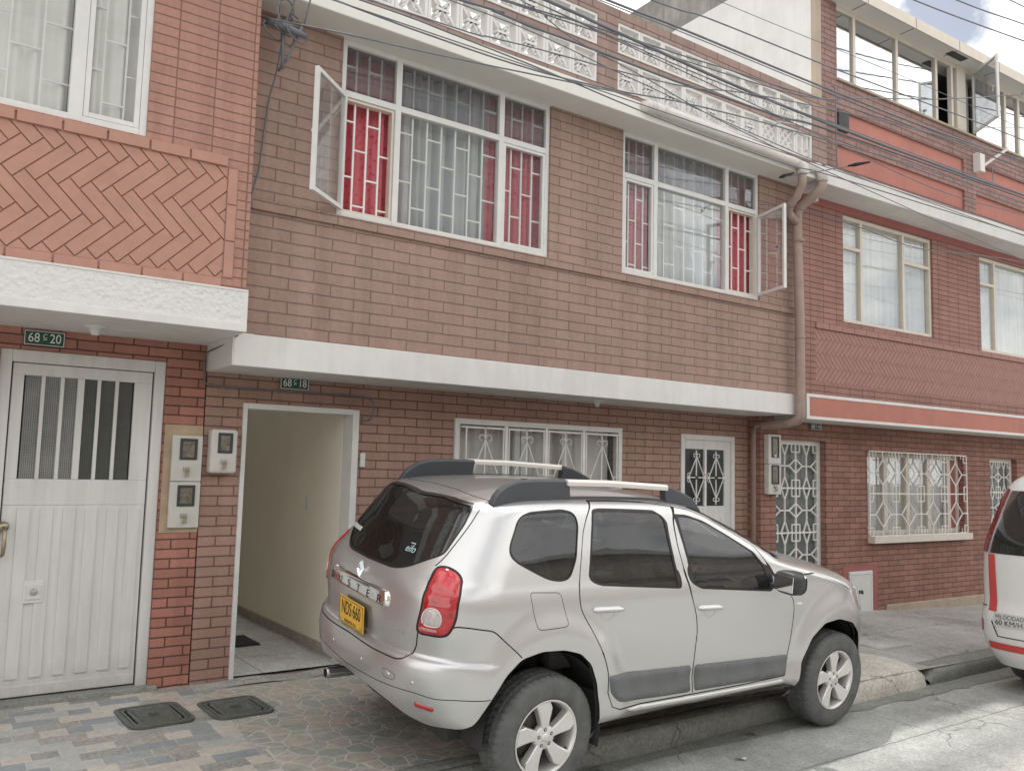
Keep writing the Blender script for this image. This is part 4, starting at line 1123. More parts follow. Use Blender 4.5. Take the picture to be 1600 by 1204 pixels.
# inspection covers
def cover(x, y, sx, sy, rz, label):
    o = thing('inspection_cover', (x, y, zs(x, y)+.004), label, 'drain cover', 'cast drain covers', rz)
    def rr(hx, hy, r, z, n=7):
        p = []
        for cx, cy, a0 in ((hx-r, hy-r, 0), (-hx+r, hy-r, 90), (-hx+r, -hy+r, 180), (hx-r, -hy+r, 270)):
            for k in range(n): a = rad(a0+90*k/(n-1)); p.append((cx+r*math.cos(a), cy+r*math.sin(a), z))
        return p
    def rings(prof, mat, name):
        vs = []; fs = []; n = 28
        for d, z in prof: vs += rr(sx/2-d, sy/2-d, max(.07-d*.4, .02), z)
        for i in range(len(prof)-1):
            for k in range(n): l = (k+1) % n; fs.append((i*n+k, i*n+l, (i+1)*n+l, (i+1)*n+k))
        fs.append(tuple(range((len(prof)-1)*n, len(prof)*n)))
        return MB().add(vs, fs, 0, False).build(name, mat, o)
    rings([(0, -.004), (0, .008), (.022, .010), (.024, .002), (.034, .002)], M['cast_iron'], 'rim')
    lid = rings([(.034, -.003), (.034, .006), (.052, .008), (.054, .002), (.066, .002), (.068, .008), (.088, .008), (.090, .003), (.100, .003), (.102, .009), (.118, .009), (.120, .004)], M['cast_iron'], 'lid')
    mb = MB()
    for k in range(5): mb.bar((-.03, -.03+k*.015, .007), (.03, -.03+k*.015, .007), .005, .004)
    mb.build('boss', M['cast_iron'], lid)
    return o
cover(1.45, -.63, .40, .50, rad(2), 'cast drain cover on the slate tiles before the terracotta house')
cover(1.95, -.70, .40, .46, rad(2), 'cast drain cover on the flagstones before the open doorway')
dm = MB().box(2.36, 2.70, .98, 1.43, .226, .238).build('door_mat', M['mat'], bevel=.004); recenter(dm)
tag(dm, 'dark door mat on the hall floor just inside the open doorway', 'door mat')
for i, (x, y, lab) in enumerate([(3.66, -2.62, 'small dry leaf in the gutter nearest the rear wheel'), (5.02, -2.50, 'curled dry leaf lying mid gutter under the silver car'), (4.55, -2.80, 'pale scrap of paper on the road below the car doors')]):
    l = MB(); n = 8
    l.sheet(lambda u, v: (x+(u-.5)*.07, y+(v-.5)*.05*(1-(2*u-1)**2)+.01*math.sin(u*5), .010+.02*abs(v-.5)+.012*math.sin(u*4+i)), [k/n for k in range(n+1)], [0, .5, 1], 0, True)
    o = l.build('dry_leaf' if i < 2 else 'paper_scrap', M['leaf'] if i < 2 else M['white']); recenter(o); tag(o, lab, 'leaf' if i < 2 else 'litter')
# ================================================================== THE SILVER CAR
# body skin: horizontal rings (rear, side, front) stacked over the height; x forward, y to the kerb-away side
def smooth(a,b,x):
    t=np.clip((x-a)/(b-a),0,1); return t*t*(3-2*t)
def pch(xs,ys):
    xs=np.array(xs,float);ys=np.array(ys,float)
    h=np.diff(xs);d=np.diff(ys)/h
    m=np.zeros(len(xs));m[0]=d[0];m[-1]=d[-1]
    for i in range(1,len(xs)-1):
        if d[i-1]*d[i]>0:
            w1=2*h[i]+h[i-1];w2=h[i]+2*h[i-1]
            m[i]=(w1+w2)/(w1/d[i-1]+w2/d[i])
    def f(x):
        x=np.clip(x,xs[0],xs[-1]);i=np.clip(np.searchsorted(xs,x)-1,0,len(xs)-2)
        t=(x-xs[i])/h[i]
        return (2*t**3-3*t**2+1)*ys[i]+(t**3-2*t**2+t)*h[i]*m[i]+(-2*t**3+3*t**2)*ys[i+1]+(t**3-t**2)*h[i]*m[i+1]
    return f
ZR=1.625
fXR=pch([.28,.40,.48,.58,.68,.74,.78,.80,.95,1.10,1.17,1.22,1.30,1.40,1.50,1.58,1.605,1.625],
        [-.66,-.74,-.79,-.825,-.835,-.83,-.815,-.785,-.80,-.79,-.76,-.715,-.665,-.605,-.54,-.485,-.455,-.40])
fXF=pch([.28,.40,.55,.70,.80,.88,.95,1.02,1.08,1.13,1.17,1.20,1.225,1.30,1.42,1.52,1.58,1.61,1.625],
        [3.36,3.44,3.47,3.47,3.455,3.42,3.35,3.22,3.04,2.84,2.64,2.47,2.35,2.19,1.96,1.74,1.58,1.45,1.32])
fW=pch([.28,.36,.42,.47,.55,.65,.80,.95,1.05,1.10,1.14,1.18,1.30,1.42,1.52,1.57,1.595,1.612,1.625],
       [.80,.86,.885,.88,.866,.868,.868,.864,.858,.850,.838,.822,.778,.732,.694,.672,.652,.625,.59])
faR=pch([.28,.75,1.2,1.625],[.50,.47,.42,.36])
faF=pch([.28,.88,1.02,1.17,1.25,1.625],[.78,.74,.60,.50,.42,.38])
def flare(X,Z):
    b=0
    for cx,rx,rz,am in ((0,.62,.70,.040),(2.673,.58,.66,.042)):
        d=np.sqrt(((X-cx)/rx)**2+((Z-.343)/rz)**2)
        b=b+am*(1-smooth(.80,1.06,d))
    return b
def polar(ph,W,a,n,m):
    s=np.sin(ph);c=np.cos(ph)
    r=1/np.sqrt((s/W)**2+(c/a)**2)
    for _ in range(12):
        A=(r*s/W)**n;B=(r*c/a)**m
        r=r-(A+B-1)/((n*A+m*B)/r)
    return r*s,r*c
def ring(q,Z):
    q=np.asarray(q,float);Z=np.asarray(Z,float)
    W=fW(Z);xr=fXR(Z);xf=fXF(Z);ar=faR(Z);af=faF(Z)
    # rear
    ph=np.clip(q,1e-4,1)*np.pi/2
    Yr,cr=polar(ph,W,ar,3.2,2.0); Xr=xr+ar-cr
    t=np.clip(q-1,0,1)
    Xs=(xr+ar)*(1-t)+(xf-af)*t
    ph2=(1-np.clip(q-2,0,1-1e-4))*np.pi/2
    Yf,cf=polar(ph2,W,af,2.6,2.0); Xf=xf-af+cf
    X=np.where(q<1,Xr,np.where(q<=2,Xs,Xf))
    Y=np.where(q<1,Yr,np.where(q<=2,W,Yf))
    Y=Y+flare(X,Z)*(Y/W)**6
    return X,Y
def surf(q,t):
    q=np.asarray(q,float);t=np.asarray(t,float)
    q,t=np.broadcast_arrays(q,t)
    Z=np.minimum(t,ZR)
    X,Y=ring(q,Z)
    tau=np.clip((t-ZR)/.60,0,.98);k=1-tau
    X=.35+(X-.35)*k;Y=Y*k
    Z=Z+.05*(1-k*k)
    # roof falls a little to the rear and front
    Z=Z-.028*smooth(1.2,1.62,t)*np.clip((X-.45)/.9,-1.2,1.2)**2
    return np.stack([X,Y,Z],-1)
def car_paint():
    m, t, b = material('silver car paint')
    p = t.pos()
    sep = t.new('ShaderNodeSeparateXYZ', Vector=p)
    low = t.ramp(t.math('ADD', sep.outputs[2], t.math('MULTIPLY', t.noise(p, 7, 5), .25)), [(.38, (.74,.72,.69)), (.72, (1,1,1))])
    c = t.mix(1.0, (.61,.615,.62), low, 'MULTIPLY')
    t.l.new(c, b.inputs['Base Color'])
    b.inputs['Metallic'].default_value = .78
    b.inputs['Roughness'].default_value = .33
    b.inputs['Coat Weight'].default_value = .7; b.inputs['Coat Roughness'].default_value = .06
    return m
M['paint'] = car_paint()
M['car_glass'] = glass('tinted car glass', (.30,.32,.33), .07, .01, dust=.05, dustcol=(.3,.3,.3))
M['car_glass_front'] = glass('car side glass', (.46,.49,.50), .09, .01, dust=.05, dustcol=(.3,.3,.3))
M['seal'] = plain('black window seal', (.018,.018,.019), .35)
M['gap'] = plain('panel gap', (.02,.02,.02), .9)
M['cladding'] = plain('grey side cladding', (.155,.165,.170), .5, var=.10, vs=7, bump=.25, bs=160, grime=.3)
M['tyre'] = plain('tyre rubber', (.135,.139,.139), .75, var=.25, vs=9, grime=.3, spec=.3)
M['alloy'] = plain('silver alloy', (.80,.79,.77), .36, metal=.5, var=.05)
M['rail_black'] = plain('black roof rail plastic', (.065,.070,.080), .45, var=.1)
M['rail_silver'] = plain('silver roof rail', (.76,.73,.69), .4, metal=.3, var=.03)
M['interior'] = plain('dark car interior', (.050,.051,.053), .8)
M['seat'] = plain('grey seat cloth', (.12,.122,.125), .9, var=.15, vs=40)
M['plate_yellow'] = plain('yellow plate', (.80,.47,.055), .4, var=.05, vs=30)
M['lamp_red'] = None
def lamp_red(name, col, rough=.10):
    m, t, b = material(name)
    p = t.pos()
    sep = t.new('ShaderNodeSeparateXYZ', Vector=p)
    bt = t.n.new('ShaderNodeTexVoronoi'); t.l.new(p, bt.inputs['Vector']); bt.inputs['Scale'].default_value = 26; bt.distance = 'CHEBYCHEV'
    c = t.ramp(bt.outputs['Distance'], [(.15, tuple(x*1.25 for x in col)), (.5, col), (.8, tuple(x*.55 for x in col))])
    c = t.mix(t.ramp(t.noise(p, 9, 3), [(.45, (0,0,0)), (.7, (.55,.55,.55))]), c, (min(1, col[0]*1.5), col[1]*4+.02, col[2]*4+.02))
    t.l.new(c, b.inputs['Base Color']); b.inputs['Roughness'].default_value = rough; b.inputs['Coat Weight'].default_value = 1; b.inputs['Coat Roughness'].default_value = .03
    return m
M['lamp_red'] = lamp_red('red lamp lens', (.42,.012,.018))
M['lamp_clear'] = plain('clear lamp lens', (.52,.46,.46), .10, var=.25, vs=60, coat=1, spec=.8)
M['lamp_pink'] = plain('pale red lamp lens', (.50,.16,.17), .12, var=.25, vs=60, coat=1)
M['letter_grey'] = plain('dark badge lettering', (.06,.062,.066), .35)

SC = (1.15, 2.9, 1.2)
def s_of_q(q):
    q = np.asarray(q, float)
    return np.where(q < 1, SC[0]*q, np.where(q < 2, SC[0]+SC[1]*(q-1), SC[0]+SC[1]+SC[2]*(q-2)))
def q_of_s(s):
    s = np.asarray(s, float); a, b = SC[0], SC[0]+SC[1]
    return np.where(s < a, s/SC[0], np.where(s < b, 1+(s-a)/SC[1], 2+(s-b)/SC[2]))
def h_of_t(t): t = np.asarray(t, float); return t
def _narrow(val, k, t, lo, hi):
    for _ in range(4):
        q = np.linspace(lo, hi, 33); v = surf(q, np.full(33, t))[:, k]
        i = int(np.clip(np.searchsorted(v, val), 1, 32)); lo, hi = q[i-1], q[i]
    return (lo+hi)/2
def qx(X, t, lo=.45, hi=2.95):
    """ring position of a point of the side known by its x and height"""
    return _narrow(X, 0, t, lo, hi)
def qy(Y, t):
    return _narrow(Y, 1, t, 0, 1.0)
def dom(q, t): return (float(s_of_q(q)), float(t))
def side(pts): return [dom(qx(x, z), z) for x, z in pts]
def rear_q(pts): return [dom(q, t) for q, t in pts]
def resample(pts, d, closed=True):
    out = []
    n = len(pts)
    for i in range(n if closed else n-1):
        a, b = pts[i], pts[(i+1) % n]
        k = max(1, int(math.hypot(b[0]-a[0], b[1]-a[1])/d))
        out += [(a[0]+(b[0]-a[0])*j/k, a[1]+(b[1]-a[1])*j/k) for j in range(k)]
    if not closed: out.append(pts[-1])
    return out
def chaikin(pts, n=2, closed=True, d=.06):
    pts = resample(pts, d, closed)
    for _ in range(n):
        out = [] if closed else [pts[0]]
        m = len(pts)
        for i in range(m if closed else m-1):
            a, b = pts[i], pts[(i+1) % m]
            out += [(a[0]*.75+b[0]*.25, a[1]*.75+b[1]*.25), (a[0]*.25+b[0]*.75, a[1]*.25+b[1]*.75)]
        if not closed: out.append(pts[-1])
        pts = out
    return pts
def offset(poly, d):
    n = len(poly); A = sum(poly[i-1][0]*poly[i][1]-poly[i][0]*poly[i-1][1] for i in range(n))
    sg = 1 if A > 0 else -1
    out = []
    for i in range(n):
        a, b, c = poly[i-1], poly[i], poly[(i+1) % n]
        t = (c[0]-a[0], c[1]-a[1]); l = math.hypot(*t) or 1
        out.append((b[0]+sg*d*t[1]/l, b[1]-sg*d*t[0]/l))
    return out
def strip(line, w):
    n = len(line); L = []; R = []
    for i in range(n):
        a, b = line[max(0, i-1)], line[min(n-1, i+1)]
        t = (b[0]-a[0], b[1]-a[1]); l = math.hypot(*t) or 1
        L.append((line[i][0]-w/2*t[1]/l, line[i][1]+w/2*t[0]/l)); R.append((line[i][0]+w/2*t[1]/l, line[i][1]-w/2*t[0]/l))
    return L+R[::-1]
def inside(P, poly):
    poly = np.asarray(poly); x, y = P[:, 0], P[:, 1]
    r = np.zeros(len(P), bool); j = len(poly)-1
    for i in range(len(poly)):
        xi, yi = poly[i]; xj, yj = poly[j]
        c = ((yi > y) != (yj > y)) & (x < (xj-xi)*(y-yi)/((yj-yi) if yj != yi else 1e-12)+xi)
        r ^= c; j = i
    return r
def mesh2d(polys, lines, box, d):
    """triangulates the skin's flat chart along all outlines"""
    V = []; E = []
    for p in polys:
        n0 = len(V); V += p; E += [(n0+i, n0+(i+1) % len(p)) for i in range(len(p))]
    for l in lines:
        n0 = len(V); V += l; E += [(n0+i, n0+i+1) for i in range(len(l)-1)]
    B = np.array(V) if V else np.zeros((0, 2))
    s0, s1, t0, t1 = box
    gs = np.arange(s0, s1+d*.5, d); gt = np.arange(t0, t1+d*.5, d*.8)
    G = np.array([(a+(d*.5 if (k % 2) and 0 < i < len(gs)-1 else 0), b) for k, b in enumerate(gt) for i, a in enumerate(gs)])
    if len(B):
        keep = np.ones(len(G), bool)
        for i in range(0, len(G), 2000):
            D = ((G[i:i+2000, None, :]-B[None])**2).sum(-1).min(1); keep[i:i+2000] = D > (.38*d)**2
        edge = (G[:, 0] < s0+1e-6) | (G[:, 0] > s1-1e-6)
        G = G[keep | edge]
    V = V+[tuple(g) for g in G]
    r = delaunay_2d_cdt([Vector(v) for v in V], E, [], 0, 1e-6)
    return np.array([tuple(v) for v in r[0]]), np.array([list(f) for f in r[2]])
def skin(P2, off=0.0):
    """chart points to the car's own space (y mirrored so that the car is right-handed), with outward normals"""
    q = q_of_s(P2[:, 0]); t = P2[:, 1]
    e = 1.5e-3
    p = surf(q, t); du = surf(np.clip(q+e, 0, 3), t)-surf(np.clip(q-e, 0, 3), t); dv = surf(q, t+e)-surf(q, t-e)
    n = np.cross(du, dv); n /= np.maximum(np.linalg.norm(n, axis=1, keepdims=True), 1e-9)
    c = p-np.stack([np.clip(p[:, 0], .2, 2.4), np.zeros(len(p)), np.full(len(p), .8)], 1)
    n *= np.sign((n*c).sum(1, keepdims=True)+1e-12)
    n[q < 1e-3, 1] = 0; n[q > 2.999, 1] = 0
    n /= np.maximum(np.linalg.norm(n, axis=1, keepdims=True), 1e-9)
    return p+n*(off if np.isscalar(off) else np.asarray(off)[:, None]), n
def skin_object(name, pts, nrm, tris, mats, mi, parent, both=False, far=False):
    """one mesh from skin triangles; the near side has y = -Y, far=True mirrors, both=True joins the two halves"""
    used, inv = np.unique(tris, return_inverse=True); tr = inv.reshape(tris.shape)
    p = pts[used]; n = nrm[used]
    parts = []
    for sgn in ((-1, 1) if both else ((1,) if far else (-1,))):
        parts.append((p*np.array([1, sgn, 1]), n*np.array([1, sgn, 1]), tr.copy()))
    P = np.concatenate([a[0] for a in parts]); N = np.concatenate([a[1] for a in parts])
    T = np.concatenate([a[2]+i*len(p) for i, a in enumerate(parts)]); MI = np.concatenate([mi]*len(parts))
    g = np.cross(P[T[:, 1]]-P[T[:, 0]], P[T[:, 2]]-P[T[:, 0]])
    flip = (g*N[T].mean(1)).sum(1) < 0
    T[flip] = T[flip][:, ::-1]
    me = bpy.data.meshes.new(name); me.from_pydata(P.tolist(), [], T.tolist())
    for m_ in mats: me.materials.append(m_)
    me.polygons.foreach_set('material_index', MI.astype(int).tolist())
    me.polygons.foreach_set('use_smooth', [True]*len(T))
    me.update()
    me.normals_split_custom_set_from_vertices(N.tolist())
    o = bpy.data.objects.new(name, me); COL.objects.link(o); o.parent = parent
    return o
def applied(name, poly, off, mat, parent, far=False, d=.03, edge=.012, base=-.002, both=False):
    """a trim piece that follows the skin and stands a little proud of it, with rounded edges"""
    poly = list(poly); inn = offset(poly, -edge)
    xs = [p[0] for p in poly]; ys = [p[1] for p in poly]
    V, F = mesh2d([poly, inn], [], (min(xs), max(xs), min(ys), max(ys)), d)
    c = V[F].mean(1); F = F[inside(c, poly)]
    isin = inside(V, offset(poly, -edge*.5))
    p, n = skin(V, np.where(isin, off, base))
    if both or not far: pass
    o = skin_object(name, p, n, F, [mat], np.zeros(len(F), int), parent, both, far)
    # natural shading with the step
    me = o.data
    me.normals_split_custom_set_from_vertices([(0, 0, 0)]*len(me.vertices))
    return o

RHO = rad(6.0)
YC = -2.66872
car = thing('parked_car', (3.0379, YC+.89*math.cos(RHO), .89*math.sin(RHO)), 'silver sport utility car parked with two wheels up on the pavement', 'car')
car.rotation_euler = (RHO, 0, 0)

# ---- outlines
quarter = side(chaikin([(-.17,1.545),(-.10,1.567),(.15,1.574),(.235,1.555),(.245,1.50),(.195,1.32),(.135,1.225),(.08,1.205),(-.01,1.215),(-.09,1.25),(-.22,1.315),(-.255,1.354),(-.25,1.40),(-.21,1.47)], 2, d=.05))
rwin = side(chaikin([(.385,1.562),(.45,1.568),(.925,1.560),(.960,1.525),(.985,1.135),(.97,1.125),(.345,1.175),(.288,1.195),(.290,1.225)], 2, d=.035))
fwin = side(chaikin([(1.095,1.542),(1.215,1.540),(1.36,1.508),(1.52,1.435),(1.742,1.307),(1.831,1.201),(1.868,1.075),(1.850,1.055),(1.165,1.112),(1.142,1.13)], 2, d=.035))
Wpts = [(0,1.608),(.394,1.618),(.69,1.600),(.690,1.509),(.662,1.345),(.645,1.325),(.50,1.236),(.43,1.214),(.36,1.207),(0,1.203)]
rear_win = chaikin(rear_q([(-a, b) for a, b in Wpts[:0:-1]]+Wpts), 2, d=.05)
gapC = side(chaikin([(.392,1.622),(.33,1.55),(.28,1.46),(.215,1.25),(.185,1.14),(.185,1.06),(.215,1.0),(.275,.91),(.345,.795),(.385,.71),(.405,.64),(.41,.55)], 2, False, .05))
gapB = side(chaikin([(1.075,1.602),(1.045,1.50),(1.045,1.35),(1.068,1.187),(1.102,1.057),(1.150,.936),(1.168,.834),(1.158,.631),(1.152,.448)], 2, False, .05))
gapA = side(chaikin([(2.072,.448),(2.09,.511),(2.128,.711),(2.144,.897),(2.13,.965),(2.085,1.012),(2.02,1.04),(1.95,1.10),(1.885,1.215),(1.79,1.335),(1.56,1.468),(1.36,1.548),(1.20,1.588),(1.075,1.602)], 2, False, .05))
gapTop = side(resample([(.392,1.622),(.60,1.622),(.85,1.618),(1.075,1.602)], .06, False))
sillline = side([(.41,.55),(.44,.47),(.50,.448),(.70,.442),(1.152,.440),(1.6,.440),(2.072,.448)])
fbump_line = side(chaikin([(2.945,.655),(3.0,.73),(3.06,.80),(3.12,.84),(3.2,.85)], 2, False, .05))
rear_door = gapC[::-1]+gapTop[1:]+gapB[1:]+sillline[1:5][::-1]
front_door = gapB[::-1]+[]; front_door = gapB[::-1] + gapA[::-1][1:] + sillline[4:-1][::-1]
TL = chaikin(rear_q([(.652,1.255),(.714,1.268),(.785,1.232),(.818,1.155),(.808,1.016),(.780,.942),(.750,.925),(.648,.922),(.650,.96),(.668,1.045),(.676,1.167)]), 2, d=.05)
tg_line = chaikin(rear_q([(0,1.735),(.30,1.735),(.52,1.70),(.74,1.632),(.735,1.55),(.705,1.42),(.675,1.31),(.650,1.262)]), 2, False, .05)
tg_low = chaikin(rear_q([(.648,.920),(.632,.84),(.60,.775),(.56,.757),(.342,.757),(0,.763)]), 2, False, .04)
tailgate_poly = tg_line + TL[:1]*0 + rear_q([(.652,1.255),(.676,1.167),(.668,1.045),(.650,.96),(.648,.922)]) + tg_low + [dom(0,.763)]
tailgate_poly = [(-.02, tg_line[0][1])]+tailgate_poly+[(-.02, .763)]
bump_line = chaikin(rear_q([(.775,.940),(.800,.985),(.86,.985),(.965,.968)])+side([(-.30,.88),(-.235,.822)]), 2, False, .05)
arch_r = side(chaikin([(-.52,.45),(-.475,.50),(-.41,.618),(-.33,.736),(-.235,.815),(-.10,.842),(.06,.835),(.18,.802),(.265,.732),(.320,.615),(.342,.514),(.345,.395),(.345,.30)], 2, False, .05))
arch_f = side(chaikin([(2.165,.30),(2.168,.36),(2.215,.529),(2.315,.695),(2.456,.785),(2.626,.803),(2.80,.762),(2.93,.665),(2.995,.55),(3.01,.43),(3.0,.36),(2.99,.30)], 2, False, .05))
fuel = side(chaikin([(-.165,1.150),(.045,1.138),(.085,.975),(.070,.962),(-.118,.958),(-.130,.975)], 2, d=.05))
val_line = chaikin(rear_q([(0,.585),(.35,.60),(.656,.612),(.746,.598),(.954,.618)]), 2, False, .05)
hood_line = side(chaikin([(2.085,1.02),(2.20,1.125),(2.38,1.135),(2.60,1.075),(2.85,.985)], 2, False, .05))
bot = rear_q([(-.05,.555),(.344,.540),(.486,.515),(.60,.465),(.686,.440),(.812,.452),(.872,.490)])+side([(-.52,.45)])
bot = chaikin(bot, 2, False, .05)
botpoly = [(-.1,.2)]+bot+[(bot[-1][0],.2)]
smid = side([(.345,.385),(1.2,.378),(2.165,.372)])
sillpoly = [(smid[0][0]-.02,.2)]+[(smid[0][0]-.02,.385)]+smid+[(smid[-1][0]+.02,.372),(smid[-1][0]+.02,.2)]
fb = side([(2.98,.37)]); frontpoly = [(fb[0][0],.2),(fb[0][0],.37),(6.0,.36),(6.0,.2)]
arch_rp = arch_r+[(arch_r[-1][0],.2),(arch_r[0][0],.2)]
arch_fp = arch_f+[(arch_f[-1][0],.2),(arch_f[0][0],.2)]
GW = .0075
gaps = [strip(l, GW) for l in (gapC, gapB, gapA, gapTop, sillline, tg_line, tg_low, bump_line, hood_line, fbump_line)] + [strip(val_line, .005)]
seals = [offset(quarter, .012), offset(rwin, .018), offset(fwin, .018), offset(rear_win, .012), offset(TL, .010)]
fuel_o = offset(fuel, .004)
polys = [quarter, rwin, fwin, rear_win, TL, fuel, fuel_o, arch_rp, arch_fp, botpoly, sillpoly, frontpoly]+seals+gaps
S1 = sum(SC)
V2, T2 = mesh2d(polys, [], (0, S1, .27, 2.205), .034)
ok = (V2[:, 0] >= -1e-6) & (V2[:, 0] <= S1+1e-6) & (V2[:, 1] >= .269)
# outlines that pass the middle plane are cut there
V2c = V2.copy(); V2c[:, 0] = np.clip(V2c[:, 0], 0, S1); V2c[:, 1] = np.clip(V2c[:, 1], .27, 2.21)
cen = V2[T2].mean(1)
T2 = T2[(cen[:, 0] > 0) & (cen[:, 0] < S1) & (cen[:, 1] > .27)]
cen = V2[T2].mean(1)
V2 = V2c
lab = np.full(len(T2), 'body', dtype=object)
def put(poly, name, over=None):
    m = inside(cen, poly)
    if over is not None: m &= np.isin(lab, over)
    lab[m] = name
put(tailgate_poly, 'tailgate')
low = (cen[:, 1] < .60)
bl = np.array(bump_line); 
bump_poly = [(-.02,.763)]+tg_low[::-1]+rear_q([(.648,.922),(.750,.925),(.780,.942)])+bump_line+[arch_r[len(arch_r)//3]]+arch_r[:len(arch_r)//3][::-1]+[(arch_r[0][0],.25),(-.02,.25)]
put(bump_poly, 'rear_bumper', ['body'])
put(rear_door, 'rear_door'); put(front_door, 'front_door')
put(fuel_o, 'gap'); put(fuel, 'body')
for g_ in gaps:
    m = inside(cen, g_) ; lab[m] = 'gap'
put(seals[4], 'seal'); put(TL, 'lamp')
for k, (nm, inn) in enumerate((('quarter_pane', quarter), ('rear_side_pane', rwin), ('front_side_pane', fwin), ('rear_pane', rear_win))):
    put(seals[k], 'seal'); put(inn, nm)
wind = (cen[:, 0] > float(s_of_q(2.12))) & (cen[:, 1] > 1.235) & (cen[:, 1] < 1.60)
lab[wind & (lab == 'body')] = 'windscreen'
for p_ in (arch_rp, arch_fp, botpoly, sillpoly, frontpoly): put(p_, 'none')
P3, N3 = skin(V2)
PG, _ = skin(V2, -.004)
PI, NI = skin(V2, -.035)
def piece(name, labels, mats, both, far=False, pts=None, part=None, parent=car):
    m = np.isin(lab, labels)
    mi = np.array([labels.index(x) if len(mats) > 1 else 0 for x in lab[m]])
    return skin_object(part or name, P3 if pts is None else pts, N3, T2[m], mats, mi, parent, both, far)
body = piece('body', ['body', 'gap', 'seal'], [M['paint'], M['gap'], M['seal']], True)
tailgate = piece('tailgate', ['tailgate'], [M['paint']], True)
bumper = piece('rear_bumper', ['rear_bumper'], [M['paint']], True)
fd = []; rd = []
for far in (False, True):
    fd.append(piece('front_door', ['front_door'], [M['paint']], False, far)); rd.append(piece('rear_door', ['rear_door'], [M['paint']], False, far))
    piece('x', ['quarter_pane'], [M['car_glass']], False, far, PG, 'quarter_pane')
    piece('x', ['rear_side_pane'], [M['car_glass']], False, far, PG, 'door_pane', rd[-1])
    piece('x', ['front_side_pane'], [M['car_glass_front']], False, far, PG, 'door_pane', fd[-1])
rp = piece('x', ['rear_pane'], [M['car_glass']], True, pts=PG, part='rear_pane', parent=tailgate)
piece('x', ['windscreen'], [M['car_glass_front']], True, pts=PG, part='windscreen')
m = ~np.isin(lab, ['none', 'quarter_pane', 'rear_side_pane', 'front_side_pane', 'rear_pane', 'windscreen', 'seal']) & (cen[:, 1] > .40)
skin_object('interior_lining', PI, N3, T2[m], [M['interior']], np.zeros(m.sum(), int), car, True)

# ---- lamps at the back
ref_in = chaikin(rear_q([(.672,.985),(.690,.968),(.735,.968),(.752,.985),(.757,1.02),(.745,1.056),(.715,1.066),(.688,1.052),(.676,1.02)]), 2, d=.03)
pk = chaikin(rear_q([(.655,.94),(.735,.938),(.742,.957),(.66,.960)]), 1, d=.03)
for far in (False, True):
    lo = applied('tail_lamp', TL, .010, M['lamp_red'], car, far, edge=.014)
    rr_ = applied('reversing_lens', ref_in, .0145, M['lamp_clear'], lo, far, edge=.006, base=.008)
    applied('ring', strip(ref_in+ref_in[:2], .007), .0155, M['rail_silver'], lo, far, edge=.002, base=.008)
    applied('marker_lens', pk, .0135, M['lamp_pink'], lo, far, edge=.004, base=.008)
    applied('reflector', chaikin(rear_q([(.650,.566),(.735,.549),(.738,.540),(.728,.522),(.650,.533)]), 1, d=.03), .004, M['lamp_red'], bumper, far, edge=.004)
# ---- chrome strip, lettering, plate, badge
bar = chaikin(rear_q([(-.455,1.068),(-.455,1.005),(-.44,.995),(.44,.995),(.462,1.005),(.462,1.062),(.445,1.088),(-.445,1.088)]), 2, d=.03)
def back_strip(name, pts, off, mat, parent, edge=.004, base=0.0):
    """trim across the middle of the tail: built from signed y, height"""
    half = []
    V, F = None, None
    xs = [p[0] for p in pts]; ys = [p[1] for p in pts]; inn = offset(pts, -edge)
    V, F = mesh2d([pts, inn], [], (min(xs), max(xs), min(ys), max(ys)), .03)
    c = V[F].mean(1); F = F[inside(c, pts)]
    isin = inside(V, offset(pts, -edge*.5))
    sg = np.where(V[:, 0] < 0, -1.0, 1.0); A = V.copy(); A[:, 0] = np.abs(A[:, 0])
    p, n = skin(A, np.where(isin, off, base)); p[:, 1] *= sg; n[:, 1] *= sg
    o = skin_object(name, p, n, F, [mat], np.zeros(len(F), int), parent)
    o.data.normals_split_custom_set_from_vertices([(0, 0, 0)]*len(o.data.vertices))
    return o
chrome = back_strip('chrome_strip', bar, .020, M['chrome'], tailgate, .010)
def tail_text(name, body_, size, mat, parent, yc, zc, sx=1.0, lift=.02, space=1.0, lean=0.0):
    """lettering laid on the tail; yc positive towards the near side"""
    o = text_part(name, body_, size, mat, parent, Matrix.Identity(4), sx, 0.0, space=space)
    co_ = np.array([v.co[:] for v in o.data.vertices])
    Y = yc+co_[:, 0]; Zt = zc+co_[:, 1]
    q = np.array([qy(abs(a), b) for a, b in zip(Y, Zt)])
    p, n = skin(np.stack([s_of_q(q), Zt], 1), lift); p[:, 1] *= np.sign(Y+1e-9)
    p[:, 1] *= -1
    o.data.vertices.foreach_set('co', p.ravel()); o.data.update()
    return o
for i, ch in enumerate('DUSTER'):
    tail_text('letter', ch, .062, M['letter_grey'], chrome, -.335+i*.127, 1.030, 1.25, .0225)
